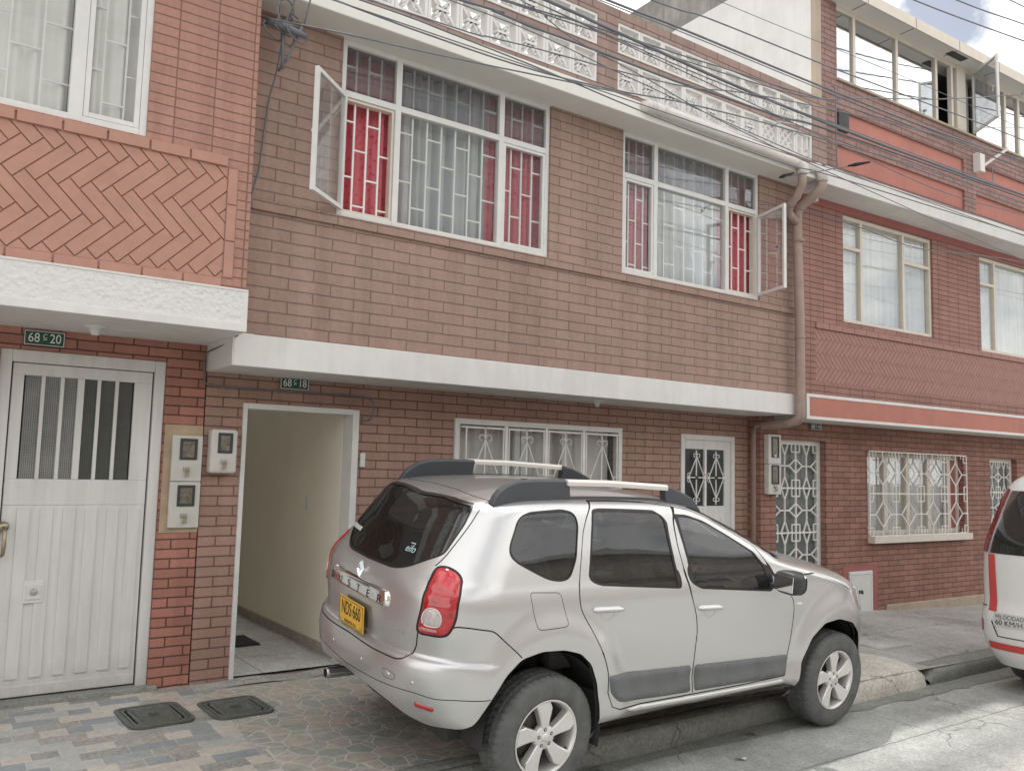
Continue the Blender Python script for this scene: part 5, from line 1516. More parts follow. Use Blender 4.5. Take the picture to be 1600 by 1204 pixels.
# registration plate on its own flat backing
pm = Matrix.Translation((-.822, 0, .872)) @ Matrix.Rotation(rad(-3), 4, 'Y')
pl_ = MB(); pl_.box(-.004, .004, -.165, .165, -.080, .080, 0, pm); plate = pl_.build('registration_plate', M['plate_yellow'], tailgate, bevel=.006)
FACE = Matrix(((0,0,-1,0),(-1,0,0,0),(0,1,0,0),(0,0,0,1)))   # text facing backwards
text_part('lettering', 'NDS\u00b7660', .112, M['number_black'], plate, pm @ Matrix.Translation((-.0052, 0, .016)) @ FACE, .62, .0006)
text_part('lettering', 'BOGOTA D.C.', .026, M['number_black'], plate, pm @ Matrix.Translation((-.0052, 0, -.056)) @ FACE, .9, .0006, space=1.15)
e_ = MB(); frame(e_, -.158, .158, -.073, .073, 0, .0012, .003)
e_.v = [tuple(pm @ Vector((-.0052+p[1]*0-.0004*(1 if p[1] > 0 else 0), p[0], p[2]))) for p in e_.v]; e_.build('rim', M['number_black'], plate)
bo = MB()
for sy in (-.135, .135): bo.lathe([(0, -.0075), (.007, -.0075), (.008, -.004)], 'x', (-.822, sy, .818), 10)
bo.build('bolt', M['steel'], plate)
# lozenge badge
lz = MB(); zc, yc, w_, h_ = 1.132, 0, .036, .052; xo = float(surf(0, 1.132)[0])-.014
out_ = [(0, h_), (-w_, 0), (0, -h_), (w_, 0)]; k_ = .48; in_ = [(a*k_, b*k_*.96) for a, b in out_]
vs = []
for (y, z), dx in [(p, 0.014) for p in out_]+[((p[0]*.76, p[1]*.76), -.006) for p in out_]+[(p, .004) for p in in_]: vs.append((xo+dx, y, zc+z))
fs = [(i, (i+1) % 4, 4+(i+1) % 4, 4+i) for i in range(4)]+[(4+i, 4+(i+1) % 4, 8+(i+1) % 4, 8+i) for i in range(4)]
lz.add(vs, fs).build('lozenge_badge', M['chrome'], tailgate)
tail_text('small_badge', '4x2', .034, M['chrome'], tailgate, .485, .893, 1.2, .003)
tail_text('window_sticker', 'eifo', .060, plain('pale blue sticker', (.55,.74,.78), .5), rp, .325, 1.315, 1.0, .004)
back_strip('window_sticker', rear_q([(.41,1.345),(.455,1.345),(.455,1.352),(.41,1.352)]), .004, M['sheer_blue'], rp, .001)
mbs = MB()
for i in range(10):
    yy = -.53+i*.021
    q_ = qy(abs(yy), 1.30); p_, n_ = skin(np.array([[float(s_of_q(q_)), 1.300], [float(s_of_q(qy(abs(yy+.015), 1.30))), 1.300], [float(s_of_q(qy(abs(yy+.015), 1.326))), 1.326], [float(s_of_q(qy(abs(yy), 1.326))), 1.326]]), .003)
    mbs.add([(p[0], abs(p[1]), p[2]) for p in p_], [(0, 1, 2, 3)])
mbs.build('window_sticker', M['sign_white'], rp)
# bumper details
def on_skin(q, t, off=0.0):
    p, n = skin(np.array([[float(s_of_q(q)), t]]), off); return Vector((p[0][0], -p[0][1], p[0][2])), Vector((n[0][0], -n[0][1], n[0][2]))
for q_, t_ in ((.248,.668), (.652,.661)):
    for s_ in (1, -1):
        p, n = on_skin(q_, t_, .001); p.y *= s_; n.y *= s_
        R = n.to_track_quat('Z', 'Y').to_matrix().to_4x4()
        mb = MB().lathe([(0, .004), (.009, .003), (.0115, -.002)], 'z', (0, 0, 0), 14)
        mb.v = [tuple(Matrix.Translation(p) @ R @ Vector(v)) for v in mb.v]; mb.build('parking_sensor', M['paint'], bumper)
applied('tow_recess', chaikin(rear_q([(.478,.690),(.548,.684),(.565,.666),(.548,.642),(.490,.640),(.470,.662)]), 2, d=.03), -.001, M['gap'], bumper, edge=.004, base=.001)
applied('tow_cover', chaikin(rear_q([(.472,.686),(.515,.684),(.535,.664),(.515,.650),(.484,.648),(.468,.664)]), 2, d=.03), .004, M['paint'], bumper, edge=.008, base=-.001)
ex = MB().lathe([(.026, 0), (.031, .002), (.033, .02), (.033, .20)], 'x', (-.80, .34, .415), 20).lathe([(.027, .19), (.027, .0)], 'x', (-.80, .34, .415), 20, 1)
ex.build('exhaust_pipe', [M['steel'], M['black']], car)
# ---- side trim
cl_r = side([(.405,.652),(.75,.636),(1.135,.622),(1.130,.455),(.90,.458),(.60,.468),(.49,.490),(.435,.54)])
cl_f = side([(1.175,.620),(1.6,.605),(2.105,.588),(2.095,.53),(2.065,.445),(1.7,.448),(1.170,.456)])
sl_ = side([(.55,.440),(1.2,.432),(2.06,.430),(2.05,.395),(1.2,.390),(.62,.398)])
for far in (False, True):
    applied('side_cladding', chaikin(cl_r, 1, d=.05), .020, M['cladding'], rd[far], far, edge=.016)
    applied('side_cladding', chaikin(cl_f, 1, d=.05), .020, M['cladding'], fd[far], far, edge=.016)
    applied('sill_trim', chaikin(sl_, 1, d=.05), .016, M['paint'], car, far, edge=.012)
    for (x0, x1, z, door) in ((.285,.515,1.020,rd[far]), (1.165,1.385,.968,fd[far])):
        sl = -.03
        cup = side([(x0+.045,z-.004),(x1-.06,z-.010),(x1-.075,z-.045),((x0+x1)/2-.01,z-.060),(x0+.065,z-.042)])
        applied('handle_cup', chaikin(cup, 2, d=.03), -.004, M['cladding'] if False else M['handle_cup'] if 'handle_cup' in M else M['paint'], door, far, edge=.012, base=.001, d=.02)
        hp = side([(x0,z+.018),(x0+.02,z+.026),(x1-.03,z+.020),(x1,z+.008),(x1,z-.012),(x1-.03,z-.018),(x0+.02,z-.010),(x0,z-.002)])
        applied('door_handle', chaikin(hp, 2, d=.03), .030, M['paint'], door, far, edge=.010, d=.02)
    applied('fender_badge', side(chaikin([(2.165,.945),(2.235,.940),(2.235,.915),(2.165,.920)], 1, d=.02)), .004, M['rail_silver'], car, far, edge=.004)
# ---- roof rails
def roof_z(x, y):
    """height of the skin's roof at a point"""
    best = 1.64
    lo, hi = 1.45, 2.2
    for _ in range(40):
        m_ = (lo+hi)/2
        qq = qx(x, m_, .3, 2.9)
        if surf(qq, m_)[1] > y: lo = m_
        else: hi = m_
    return float(surf(qx(x, lo, .3, 2.9), lo)[2])
for far in (False, True):
    sg = 1 if far else -1
    yc_ = .555
    xs_ = np.linspace(-.29, 1.42, 36)
    zb = np.array([roof_z(x, yc_) for x in xs_])
    def zroof(x): return float(np.interp(x, xs_, zb))
    def top(x):
        return float(np.interp(x, [-.29,-.25,-.18,-.10,.05,.27,.60,1.10,1.18,1.28,1.36,1.42], [zroof(-.29)+.002,1.665,1.708,1.733,1.741,1.741,1.738,1.716,1.698,1.662,1.628,zroof(1.42)+.004]))
    def beam(x0, x1, lo, hi, w0, n=24, mat='rail_black', name='rail_foot', par=None, lean=.02):
        mb = MB(); prof = []
        for i in range(n+1):
            x = x0+(x1-x0)*i/n; a, b_ = lo(x), hi(x)
            b_ = max(b_, a+.004); r = min(.012, (b_-a)*.4); hw = w0/2
            ring_ = [(-hw, a), (-hw, b_-r), (-hw+r, b_), (hw-r, b_), (hw, b_-r), (hw, a)]
            prof.append([(x, sg*(yc_+.0-lean*((z-a)/.10)+o_), z) for o_, z in ring_])
        vs = [p for r_ in prof for p in r_]; k = 6
        fs = [(i*k+j, i*k+(j+1) % k, (i+1)*k+(j+1) % k, (i+1)*k+j) for i in range(n) for j in range(k)]
        fs += [tuple(range(k))[::-1], tuple(range(n*k, n*k+k))]
        return mb.add(vs, fs, 0, False).build(name, M[mat], par or car, bevel=.003)
    rail = beam(-.29, 1.42, lambda x: zroof(x)-.02, lambda x: min(top(x), zroof(x)+.010), .055, 40, name='roof_rail')
    beam(-.288, .275, lambda x: zroof(x)-.01, top, .056, 20, name='rail_foot', par=rail)
    beam(1.085, 1.418, lambda x: zroof(x)-.01, top, .056, 14, name='rail_foot', par=rail)
    beam(.25, 1.10, lambda x: top(x)-.034, lambda x: top(x)+.003, .050, 20, 'rail_silver', 'rail_bar', rail, .0)
# ---- mirrors
for far in (False, True):
    sg = 1 if far else -1
    def shell(u, v):
        # rounded pod
        a = 2*math.pi*u; b_ = math.pi*(v-.5)
        ce, se = math.cos(a), math.sin(a); cb, sb = math.cos(b_), math.sin(b_)
        f = lambda x, k: math.copysign(abs(x)**k, x)
        x = 1.905+.085*f(ce, .6)*f(cb, .55)*(1.0 if ce > 0 else .72); z = 1.125+.078*f(se, .6)*f(cb, .55)-.02*(1 if sb < 0 else 0)*0
        y = .985+.105*f(sb, .7)
        return (x-.02*(y-.9), sg*y, z+.010*(y-.98))
    mb = MB().sheet(shell, [i/28 for i in range(29)], [i/14 for i in range(15)])
    mir = mb.build('door_mirror', M['black'], car)
    def capf(u, v):
        a = -1.35+2.7*u; b_ = -.2+1.35*v
        f = lambda x, k: math.copysign(abs(x)**k, x)
        x = 1.905+.088*f(math.cos(a), .6)*f(math.cos(b_), .55); z = 1.125+.081*f(math.sin(a), .6)*f(math.cos(b_), .55); y = .985+.109*f(math.sin(b_), .7)
        return (x-.02*(y-.9), sg*y, z+.010*(y-.98))
    MB().sheet(capf, [i/14 for i in range(15)], [i/10 for i in range(11)]).build('mirror_cap', M['chrome_dull'] if 'chrome_dull' in M else M['rail_silver'], mir)
    MB().box(1.832, 1.838, *sorted((sg*.915, sg*1.065)), 1.072, 1.178).build('mirror_glass', M['chrome'], mir, bevel=.002)
    MB().box(1.87, 1.94, *sorted((sg*.83, sg*.92)), 1.06, 1.10).build('mirror_arm', M['black'], mir, bevel=.012)
# ---- wheels
def wheel(x, sg):
    o = MB()
    n = 192; R = .343; w = .108
    prof = [(.205, -.085), (.215, -.100), (.245, -.109), (.290, -.110), (.318, -.104), (.333, -.090), (.340, -.078), (.341, -.052), (.3345, -.048), (.3345, -.040), (.342, -.036), (.343, -.006), (.336, -.003), (.336, .005), (.343, .008), (.342, .036), (.3345, .040), (.3345, .048), (.341, .052), (.340, .078), (.333, .090), (.318, .104), (.290, .110), (.245, .109), (.215, .100), (.205, .085)]
    vs = []; fs = []
    for i, (r, h) in enumerate(prof):
        for k in range(n):
            cut = 0
            if abs(h) > .050 and r > .325: cut = .006 if (k+(2 if h > 0 else 0)) % 4 == 0 else 0
            elif r > .3405: cut = .006 if (k+int(abs(h)*90)) % 4 == 0 else 0
            a = 2*math.pi*(k+h*14)/n; rr = r-cut
            vs.append((rr*math.cos(a), h, rr*math.sin(a)))
    for i in range(len(prof)-1):
        for k in range(n): l = (k+1) % n; fs.append((i*n+k, i*n+l, (i+1)*n+l, (i+1)*n+k))
    root = bpy.data.objects.new('wheel', None); COL.objects.link(root); root.parent = car; root.location = (x, sg*.782, .343); root.empty_display_size = .1
    sm = MB().add(vs, fs, 0, True)
    sm.s = [not (5 <= fi//n <= 19) for fi in range(len(fs))]
    ty = sm.build('tyre', M['tyre'], root)
    f = -1 if sg < 0 else 1          # outer face direction
    rim = MB()
    rim.lathe([(.2065, f*.090), (.2125, f*.098), (.2145, f*.101), (.2125, f*.104), (.206, f*.102), (.199, f*.094), (.194, f*.075), (.186, f*.02), (.186, -f*.06)], 'y', (0, 0, 0), 72, 0)
    # five broad swirling spokes
    for s in range(5):
        a = rad(90+3+72*s)
        prof2 = [(-.024, .045), (-.034, .09), (-.052, .14), (-.074, .188), (-.036, .2005), (.0, .2025), (.020, .2015), (.040, .165), (.033, .12), (.027, .08), (.024, .045)]
        if f > 0: prof2 = [(-u, r) for u, r in prof2]
        def P(u, r, h): return (r*math.cos(a)+u*math.sin(a), h, r*math.sin(a)-u*math.cos(a))
        m_ = len(prof2)
        def hh(r): return f*(.083+.013*min(1, max(0, (r-.06)/.13)))
        cen_ = [(0, .06), (0, .13), (-.008, .19)]
        vs = [P(u, r, hh(r)) for u, r in prof2]+[P(u*1.0, r, f*.045) for u, r in prof2]+[P(u*.84, r*.995 if r > .06 else r, hh(r)+f*.005) for u, r in prof2]
        fs = [(i, (i+1) % m_, m_+(i+1) % m_, m_+i) for i in range(m_)]+[(2*m_+i, 2*m_+(i+1) % m_, (i+1) % m_, i) for i in range(m_)]+[tuple(range(2*m_, 3*m_))]
        rim.add(vs, fs, 0, False)
    rim.lathe([(.0, f*.088), (.030, f*.089), (.058, f*.088), (.068, f*.080), (.070, f*.05)], 'y', (0, 0, 0), 40, 0)
    ro = rim.build('rim', M['alloy'], root)
    cap = MB().lathe([(0, f*.097), (.020, f*.096), (.025, f*.092), (.026, f*.086)], 'y', (0, 0, 0), 28, 0); cap.build('hub_cap', M['alloy'], root)
    dz_ = MB(); d4 = [(0, .013), (-.009, 0), (0, -.013), (.009, 0)]
    dz_.add([(a_, f*.0985, b_) for a_, b_ in d4]+[(a_*.45, f*.0985, b_*.45) for a_, b_ in d4], [(i, (i+1) % 4, 4+(i+1) % 4, 4+i) for i in range(4)]).build('lozenge_badge', M['chrome'], root)
    lugs = MB()
    for s in range(5):
        a = rad(90+36+72*s-30); lugs.lathe([(.0, f*.0905), (.0095, f*.0905), (.0105, f*.0885)], 'y', (.046*math.cos(a), 0, .046*math.sin(a)), 14, 0)
        lugs.lathe([(0, f*.0925), (.006, f*.0925), (.0065, f*.09)], 'y', (.046*math.cos(a), 0, .046*math.sin(a)), 6, 1)
    lugs.build('lug_nuts', [M['black'], M['steel']], root)
    MB().lathe([(0, f*.020), (.150, f*.020), (.155, f*.012), (.155, -f*.05)], 'y', (0, 0, 0), 36, 0).build('brake_disc', M['brake'] if 'brake' in M else M['interior'], root)
    vl = MB().tube([(.187*math.cos(rad(-28)), f*.07, .187*math.sin(rad(-28))), (.172*math.cos(rad(-28)), f*.085, .172*math.sin(rad(-28)))], .006, 8); vl.build('valve', M['rubber'], root)
    # liner of the arch
    lin = MB(); pr = []
    lim = .84 if x == 0 else .79
    def lf(u, v):
        a = -.05+math.pi*u*1.05; r = .425-.02*math.cos(a)*(1 if x else -1)
        yy = .50+(lim-.50-(.06 if (x and a < .6) else 0))*v
        return (x+(r if math.cos(a) < 0 or not x else .39)*math.cos(a), sg*yy, .36+.45*math.sin(a))
    lin.sheet(lf, [i/24 for i in range(25)], [0, 1])
    lin.sheet(lambda u, v: (x-.41+.80*u, sg*.50, .25+.55*v), [0, 1], [0, 1])
    lin.build('arch_liner', M['interior'], car)
    return root
for x in (0, 2.673):
    for sg in (-1, 1): wheel(x, sg)
# under-body, flaps, seats and the rest of the cabin
ub = MB().box(-.50, 3.2, -.62, .62, .30, .40).box(.42, 2.15, -.80, .80, .33, .42).box(-.62, -.45, -.45, .45, .40, .50)
ub.build('underbody', M['interior'], car, bevel=.02)
for far in (False, True):
    sg = 1 if far else -1
    mf = MB().sheet(lambda u, v: (.335+.035*math.sin(u*1.5)+.02*v, sg*(.70+.20*u), .24+.30*v), [i/5 for i in range(6)], [0, .5, 1]); mf.build('mud_flap', M['black'], car)
def seat(x, y, w, back=True):
    o = MB().box(x-.24, x+.26, y-w/2, y+w/2, .60, .76).build('seat', M['seat'], car, bevel=.05)
    t_ = Matrix.Translation((x-.22, y, .72)) @ Matrix.Rotation(rad(-14), 4, 'Y')
    MB().box(-.07, .07, -w/2, w/2, 0, .58, 0, t_).build('backrest', M['seat'], o, bevel=.05)
    for yy in ((y,) if w < .8 else (y-.4, y, y+.4)):
        t2 = Matrix.Translation((x-.37, yy, 1.33)) @ Matrix.Rotation(rad(-10), 4, 'Y')
        MB().box(-.045, .045, -.13, .13, -.01, .17, 0, t2).build('headrest', M['seat'], o, bevel=.04)
seat(1.28, -.37, .50); seat(1.28, .37, .50); seat(.42, 0, 1.24)
db_ = MB().prism([(1.85, .72), (1.80, .98), (1.92, 1.06), (2.28, 1.13), (2.32, .70)], 'y', -.72, .72); db_.build('dashboard', M['interior'], car, bevel=.03)
stw = MB().tube([(1.66-.10*math.sin(a), .37+.185*math.cos(a), .985+.165*math.sin(a)) for a in [2*math.pi*i/28 for i in range(28)]], .016, 8, closed=True)
stw.tube([(1.66, .20, .985), (1.68, .37, .97), (1.66, .54, .985)], .018, 8); stw.tube([(1.68, .37, .97), (1.86, .37, .90)], .03, 8)
stw.build('steering_wheel', M['black'], car)
MB().sheet(lambda u, v: (1.86-.42*u, -.02+.001*v-.72*0, 0) if False else (1.72+.10*u, -.30+.16*v, 1.05+.05*math.sin(3*u)), [0, .5, 1], [0, .5, 1]).build('dashboard_cloth', M['red_band'], car)
lug = MB().box(-.45, .12, -.55, .55, .55, .62); lug.build('boot_floor', M['interior'], car)
# front lamps and grille (seen only from other sides)
for far in (False, True):
    hl = chaikin([dom(q, t) for q, t in ((2.28,.98),(2.30,.80),(2.42,.74),(2.62,.76),(2.66,.86),(2.50,.95),(2.36,1.0))], 2, d=.05)
    applied('headlamp', hl, .006, M['lamp_clear'], car, far, edge=.012)
gr_ = chaikin([dom(q, t) for q, t in ((2.70,.86),(2.70,.74),(2.80,.70),(2.999,.70),(2.999,.86))], 1, d=.05)
applied('front_grille', gr_, .004, M['black'], car, both=True, edge=.01)
tail_wiper = None
# ================================================================== THE WHITE VAN
van = thing('parked_van', (7.86, 0, 0), 'white van with red stripes cut off by the right edge of the photo', 'van')
M['van_white'] = plain('white van paint', (.80,.80,.80), .30, var=.02, coat=.6)
M['tape_red'] = plain('red reflective tape', (.62,.085,.075), .4, var=.06, vs=20)
M['van_lamp'] = lamp_red('dark red lamp lens', (.20,.012,.018))
VYL, VW, VL = -2.60, 1.92, 5.1          # left side (kerb side), width, length
VC = VYL-VW/2
fvX = pch([.22,.34,.50,.62,.70,.78,1.10,1.22,1.50,1.70,1.80,1.87,1.91,1.93],[.10,.03,0,-.005,.02,.045,.045,.05,.13,.215,.28,.37,.50,.70])
fvW = pch([.22,.34,.50,.70,.95,1.15,1.30,1.55,1.72,1.82,1.88,1.92,1.93],[.86,.92,.955,.955,.96,.95,.93,.875,.83,.785,.72,.60,.45])
fvF = pch([.22,.5,.8,1.0,1.12,1.5,1.8,1.93],[5.05,5.1,5.05,4.85,4.45,3.9,3.45,3.0])
def van_ring(q, z):
    W = fvW(z); xr = fvX(z); xf = fvF(z); a = .26
    ph = np.clip(q, 1e-4, 1)*np.pi/2; y1, c1 = polar(ph, W, a, 5.0, 2.2); x1 = xr+a-c1
    t = np.clip(q-1, 0, 1); x2 = (xr+a)*(1-t)+(xf-.6)*t
    ph2 = (1-np.clip(q-2, 0, .9999))*np.pi/2; y3, c3 = polar(ph2, W, .6, 3, 2); x3 = xf-.6+c3
    return np.where(q < 1, x1, np.where(q <= 2, x2, x3)), np.where(q < 1, y1, np.where(q <= 2, W, y3))
def van_pt(q, z, off=0.0):
    q = np.asarray(q, float); z = np.asarray(z, float); e = 2e-3
    def f(q, z): x, y = van_ring(q, z); return np.stack([x, y, z+0*x], -1)
    p = f(q, z); n = np.cross(f(np.clip(q+e, 0, 3), z)-f(np.clip(q-e, 0, 3), z), f(q, np.clip(z+e, .22, 1.93))-f(q, np.clip(z-e, .22, 1.93)))
    n /= np.maximum(np.linalg.norm(n, axis=-1, keepdims=True), 1e-9)
    c = p-np.stack([np.clip(p[..., 0], .5, 4), 0*p[..., 0], np.full(p[..., 0].shape, .9)], -1)
    n *= np.sign((n*c).sum(-1, keepdims=True)+1e-12)
    return p+n*off
def vpatch(name, qs, zs_, off, mat, parent, side_=1):
    """a piece of the van's skin over a range of ring positions and heights; side_ +1 kerb side, -1 road side, 0 both joined"""
    mb = MB()
    for s in ((1, -1) if side_ == 0 else (side_,)):
        Q, Z = np.meshgrid(np.asarray(qs, float), np.asarray(zs_, float), indexing='ij'); p = van_pt(Q, Z, off)
        nu, nv = Q.shape
        vs = [(p[i, j, 0], VC+s*p[i, j, 1], p[i, j, 2]) for i in range(nu) for j in range(nv)]
        fs = [(i*nv+j, (i+1)*nv+j, (i+1)*nv+j+1, i*nv+j+1) if s > 0 else (i*nv+j, i*nv+j+1, (i+1)*nv+j+1, (i+1)*nv+j) for i in range(nu-1) for j in range(nv-1)]
        mb.add(vs, fs, 0, True)
    return mb.build(name, mat, parent)
ls = np.linspace
vbody = vpatch('body', np.concatenate([ls(0,1,22), ls(1.05,2,24), ls(2.1,3,10)]), np.concatenate([ls(.22,.80,14), ls(.85,1.78,20), ls(1.80,1.93,10)]), 0, M['van_white'], van, 0)
rf_ = MB().box(.75, 2.9, VC-.40, VC+.40, 1.925, 1.935).build('roof', M['van_white'], van)
QL = ls(0, 1, 80)
def q62(y, z): return float(np.interp(y, van_ring(QL, np.full(80, float(z)))[1], QL))
def vquad(name, yz, off, mat, parent, sgn=1, n=10, m=10):
    """panel on the tail given by its four corners (distance from the middle, height), lower inner first"""
    mb = MB(); V = []
    (y0, z0), (y1, z1), (y2, z2), (y3, z3) = yz
    for i in range(n+1):
        for j in range(m+1):
            u, v = i/n, j/m
            y = (y0*(1-u)+y1*u)*(1-v)+(y3*(1-u)+y2*u)*v; z = (z0*(1-u)+z1*u)*(1-v)+(z3*(1-u)+z2*u)*v
            p = van_pt(np.array([q62(abs(y), z)]), np.array([z]), off)[0]; V.append((p[0], VC+sgn*math.copysign(p[1], y), p[2]))
    return mb.add(V, [(i*(m+1)+j, (i+1)*(m+1)+j, (i+1)*(m+1)+j+1, i*(m+1)+j+1) for i in range(n) for j in range(m)], 0, True).build(name, mat, parent)
for s in (1, -1):
    vquad('tail_lamp', [(.845,1.19),(.915,1.19),(.765,1.76),(.715,1.74)], .010, M['van_lamp'], van, s)
    vquad('stripe', [(.755,.685),(.835,.685),(.845,1.175),(.775,1.175)], .004, M['tape_red'], van, s)
    vquad('stripe', [(.90,.50),(.955,.50),(.955,.60),(.90,.60)], .005, M['tape_red'], van, s, 4, 4)
vquad('rear_pane', [(-.83,1.185),(.83,1.185),(.70,1.735),(-.70,1.735)], .006, M['car_glass'], van, 1, 24, 10)
vquad('pane_backing', [(-.83,1.185),(.83,1.185),(.70,1.735),(-.70,1.735)], .003, M['seat'], van, 1, 24, 10)
vquad('stripe', [(-.58,1.775),(.58,1.775),(.56,1.825),(-.56,1.825)], .005, M['tape_red'], van, 1, 24, 4)
vquad('stripe', [(-.84,.365),(.84,.365),(.845,.425),(-.845,.425)], .005, M['tape_red'], van, 1, 24, 4)
vquad('tailgate_gap', [(-.74,.476),(.74,.476),(.74,.484),(-.74,.484)], .003, M['gap'], van, 1, 20, 2)
for s in (1, -1):
    vquad('tailgate_gap', [(.735,.48),(.745,.475),(.800,.60),(.790,.605)], .003, M['gap'], van, s, 2, 6)
    vquad('bumper_gap', [(.86,.716),(.955,.716),(.955,.724),(.86,.724)], .003, M['gap'], van, s, 4, 2)
vpatch('bumper_gap', ls(1.0, 1.2, 8), [.716,.724], .003, M['gap'], van, 1)
vquad('speed_sticker', [(.50,.565),(.775,.565),(.775,.68),(.50,.68)], .004, M['sheer'], van, 1, 6, 3)
def van_text(body_, size, yc, zc, sx, mat):
    o = text_part('lettering', body_, size, mat, van, Matrix.Identity(4), sx, 0.0)
    V = []
    for v in o.data.vertices:
        y = yc-v.co.x; z = zc+v.co.y; p = van_pt(np.array([q62(abs(y), z)]), np.array([z]), .0065)[0]; V += [p[0], VC+p[1], z]
    o.data.vertices.foreach_set('co', V); o.data.update()
van_text('60 KM/H', .062, .635, .600, 1.05, M['number_black'])
van_text('VELOCIDAD', .046, .635, .650, 1.0, M['number_black'])
vquad('door_badge', [(.30,.93),(.42,.96),(.40,.99),(.30,.97)], .006, M['black'], van, 1, 3, 2)
vpatch('side_pane', ls(1.05, 1.9, 20), ls(1.25, 1.68, 8), .004, M['car_glass'], van, 0)
def van_wheel(x, sg):
    r = bpy.data.objects.new('wheel', None); COL.objects.link(r); r.parent = van; r.location = (x, VC+sg*.80, .335); r.empty_display_size = .1
    MB().lathe([(.20,-.10),(.24,-.11),(.30,-.108),(.328,-.09),(.335,-.05),(.335,.05),(.328,.09),(.30,.108),(.24,.11),(.20,.10)], 'y', (0,0,0), 48).build('tyre', M['tyre'], r)
    MB().lathe([(0, sg*.06),(.06, sg*.07),(.08, sg*.05),(.17, sg*.075),(.2, sg*.09),(.205, sg*.1)], 'y', (0,0,0), 40).build('rim', M['alloy'], r)
for x in (.82, 4.0):
    for s in (1, -1): van_wheel(x, s)
MB().box(.35, 4.6, VC-.75, VC+.75, .20, .40).box(.12, .35, VC-.5, VC+.5, .17, .30).build('underbody', M['interior'], van, bevel=.02)
van.location = (7.86, VC, 0)
for c_ in van.children:
    if c_.name.split('.')[0] == 'wheel': c_.location.y -= VC
    elif c_.type == 'MESH':
        co_ = np.empty(len(c_.data.vertices)*3); c_.data.vertices.foreach_get('co', co_); co_ = co_.reshape(-1, 3); co_[:, 1] -= VC
        c_.data.vertices.foreach_set('co', co_.ravel()); c_.data.update()
# ================================================================== OVERHEAD CABLES
def cable(name, pts, r, label, mat='cable', ext=True, group='overhead cables along the street', sag=.0):
    """pts run along the street; straight on past both ends"""
    P = [Vector(p) for p in pts]
    if ext:
        a = (P[0]-P[1]).normalized(); b = (P[-1]-P[-2]).normalized()
        a.z *= .7; b.z *= .7
        for _ in range(2 if len(P) > 5 else 0):
            P = [P[0]]+[Vector((p.x, p.y, (p0.z+2*p.z+p1.z)/4)) for p0, p, p1 in zip(P, P[1:], P[2:])]+[P[-1]]
        P = [P[0]+a*6, P[0]+a*3] + P + [P[-1]+b*3, P[-1]+b*7]
    # Catmull-Rom through the points
    out = []
    for i in range(len(P)-1):
        p0 = P[max(i-1, 0)]; p1 = P[i]; p2 = P[i+1]; p3 = P[min(i+2, len(P)-1)]
        for k in range(5):
            t = k/5
            out.append(.5*((2*p1)+(p2-p0)*t+(2*p0-5*p1+4*p2-p3)*t*t+(3*p1-p0-3*p2+p3)*t**3))
    out.append(P[-1])
    o = MB().tube(out, r*.82, 6).build(name, M[mat]); recenter(o)
    return tag(o, label, 'cable', group)
def xz(y, pts): return [(x, y, z) for x, z in pts]
Y = -1.7
cable('overhead_cable', xz(Y, [(1.99,4.73),(2.74,4.70),(3.38,4.72),(3.91,4.75),(4.5,4.80),(5.3,4.90),(6.91,5.10),(9,5.2)]), .0075, 'dark cable crossing the white cornice just above the large red curtained window')
cable('service_cable', [(1.87,-.66,5.02),(2.06,-1.7,4.53),(2.74,-1.7,4.60),(3.89,-1.72,4.73),(4.6,-1.72,4.81)], .007, 'cable leaving the tangled junction and joining the line over the large window', ext=False)
cable('overhead_cable', xz(Y, [(2.17,4.79),(2.84,4.81),(3.72,4.77),(4.5,4.71),(5.3,4.67),(6.52,4.69),(7.11,4.72),(9,4.8)]), .007, 'cable that dips lowest across the fascia and passes below the white rain pipe')
cable('overhead_cable', xz(Y-.05, [(2.73,4.80),(3.14,4.82),(3.6,4.86),(4.43,4.95),(5.19,5.03),(5.79,5.13),(7.03,5.33),(9,5.6)]), .0065, 'cable running just under the lower row of pierced blocks')
cable('overhead_cable', xz(Y, [(2.85,5.02),(3.65,5.05),(4.22,5.0),(5.3,4.89),(6.46,4.83),(7.11,4.81),(9.4,4.84)]), .0055, 'thin cable slanting down over the lower pierced blocks to the pipe bend')
cable('overhead_cable', xz(Y+.06, [(3.07,5.10),(3.23,5.12),(3.43,5.10),(3.59,5.085),(3.76,5.10),(4.24,5.13),(4.94,5.10),(5.23,5.13),(5.6,5.12),(6.53,5.18),(7.05,5.20),(9,5.3)]), .013, 'thick wavy cable between the two rows of pierced blocks')
cable('overhead_cable', xz(Y-.1, [(3.31,5.17),(3.6,5.10),(3.88,5.04),(4.64,4.93),(5.3,4.84),(6.5,4.74)]), .0055, 'thin cable crossing the others steeply above the large window')
cable('overhead_cable', xz(Y, [(3.28,5.18),(3.87,5.24),(4.49,5.28),(5.15,5.33),(5.7,5.37),(6.5,5.42),(7.22,5.48),(8.42,5.59),(9.71,5.66)]), .008, 'cable over the middle of the upper pierced blocks')
cable('overhead_cable', xz(Y-.04, [(3.5,5.23),(4.17,5.21),(4.91,5.19),(5.54,5.18),(6.0,5.19),(6.87,5.22),(9,5.3)]), .006, 'level thin cable under the thick twisted bundle')
cable('cable_bundle', xz(Y, [(3.64,5.31),(4.17,5.30),(4.75,5.28),(5.23,5.26),(5.79,5.25),(6.42,5.245),(7.29,5.25),(8.35,5.27),(9.89,5.31),(11.22,5.38)]), .017, 'thickest twisted cable bundle reaching the orange wall of the maroon house')
cable('overhead_cable', xz(Y, [(4.26,5.52),(5.03,5.55),(6.67,5.59),(8.08,5.64),(9.29,5.69),(10.23,5.76),(11.25,5.82)]), .0125, 'thick cable along the top edge of the brown parapet')
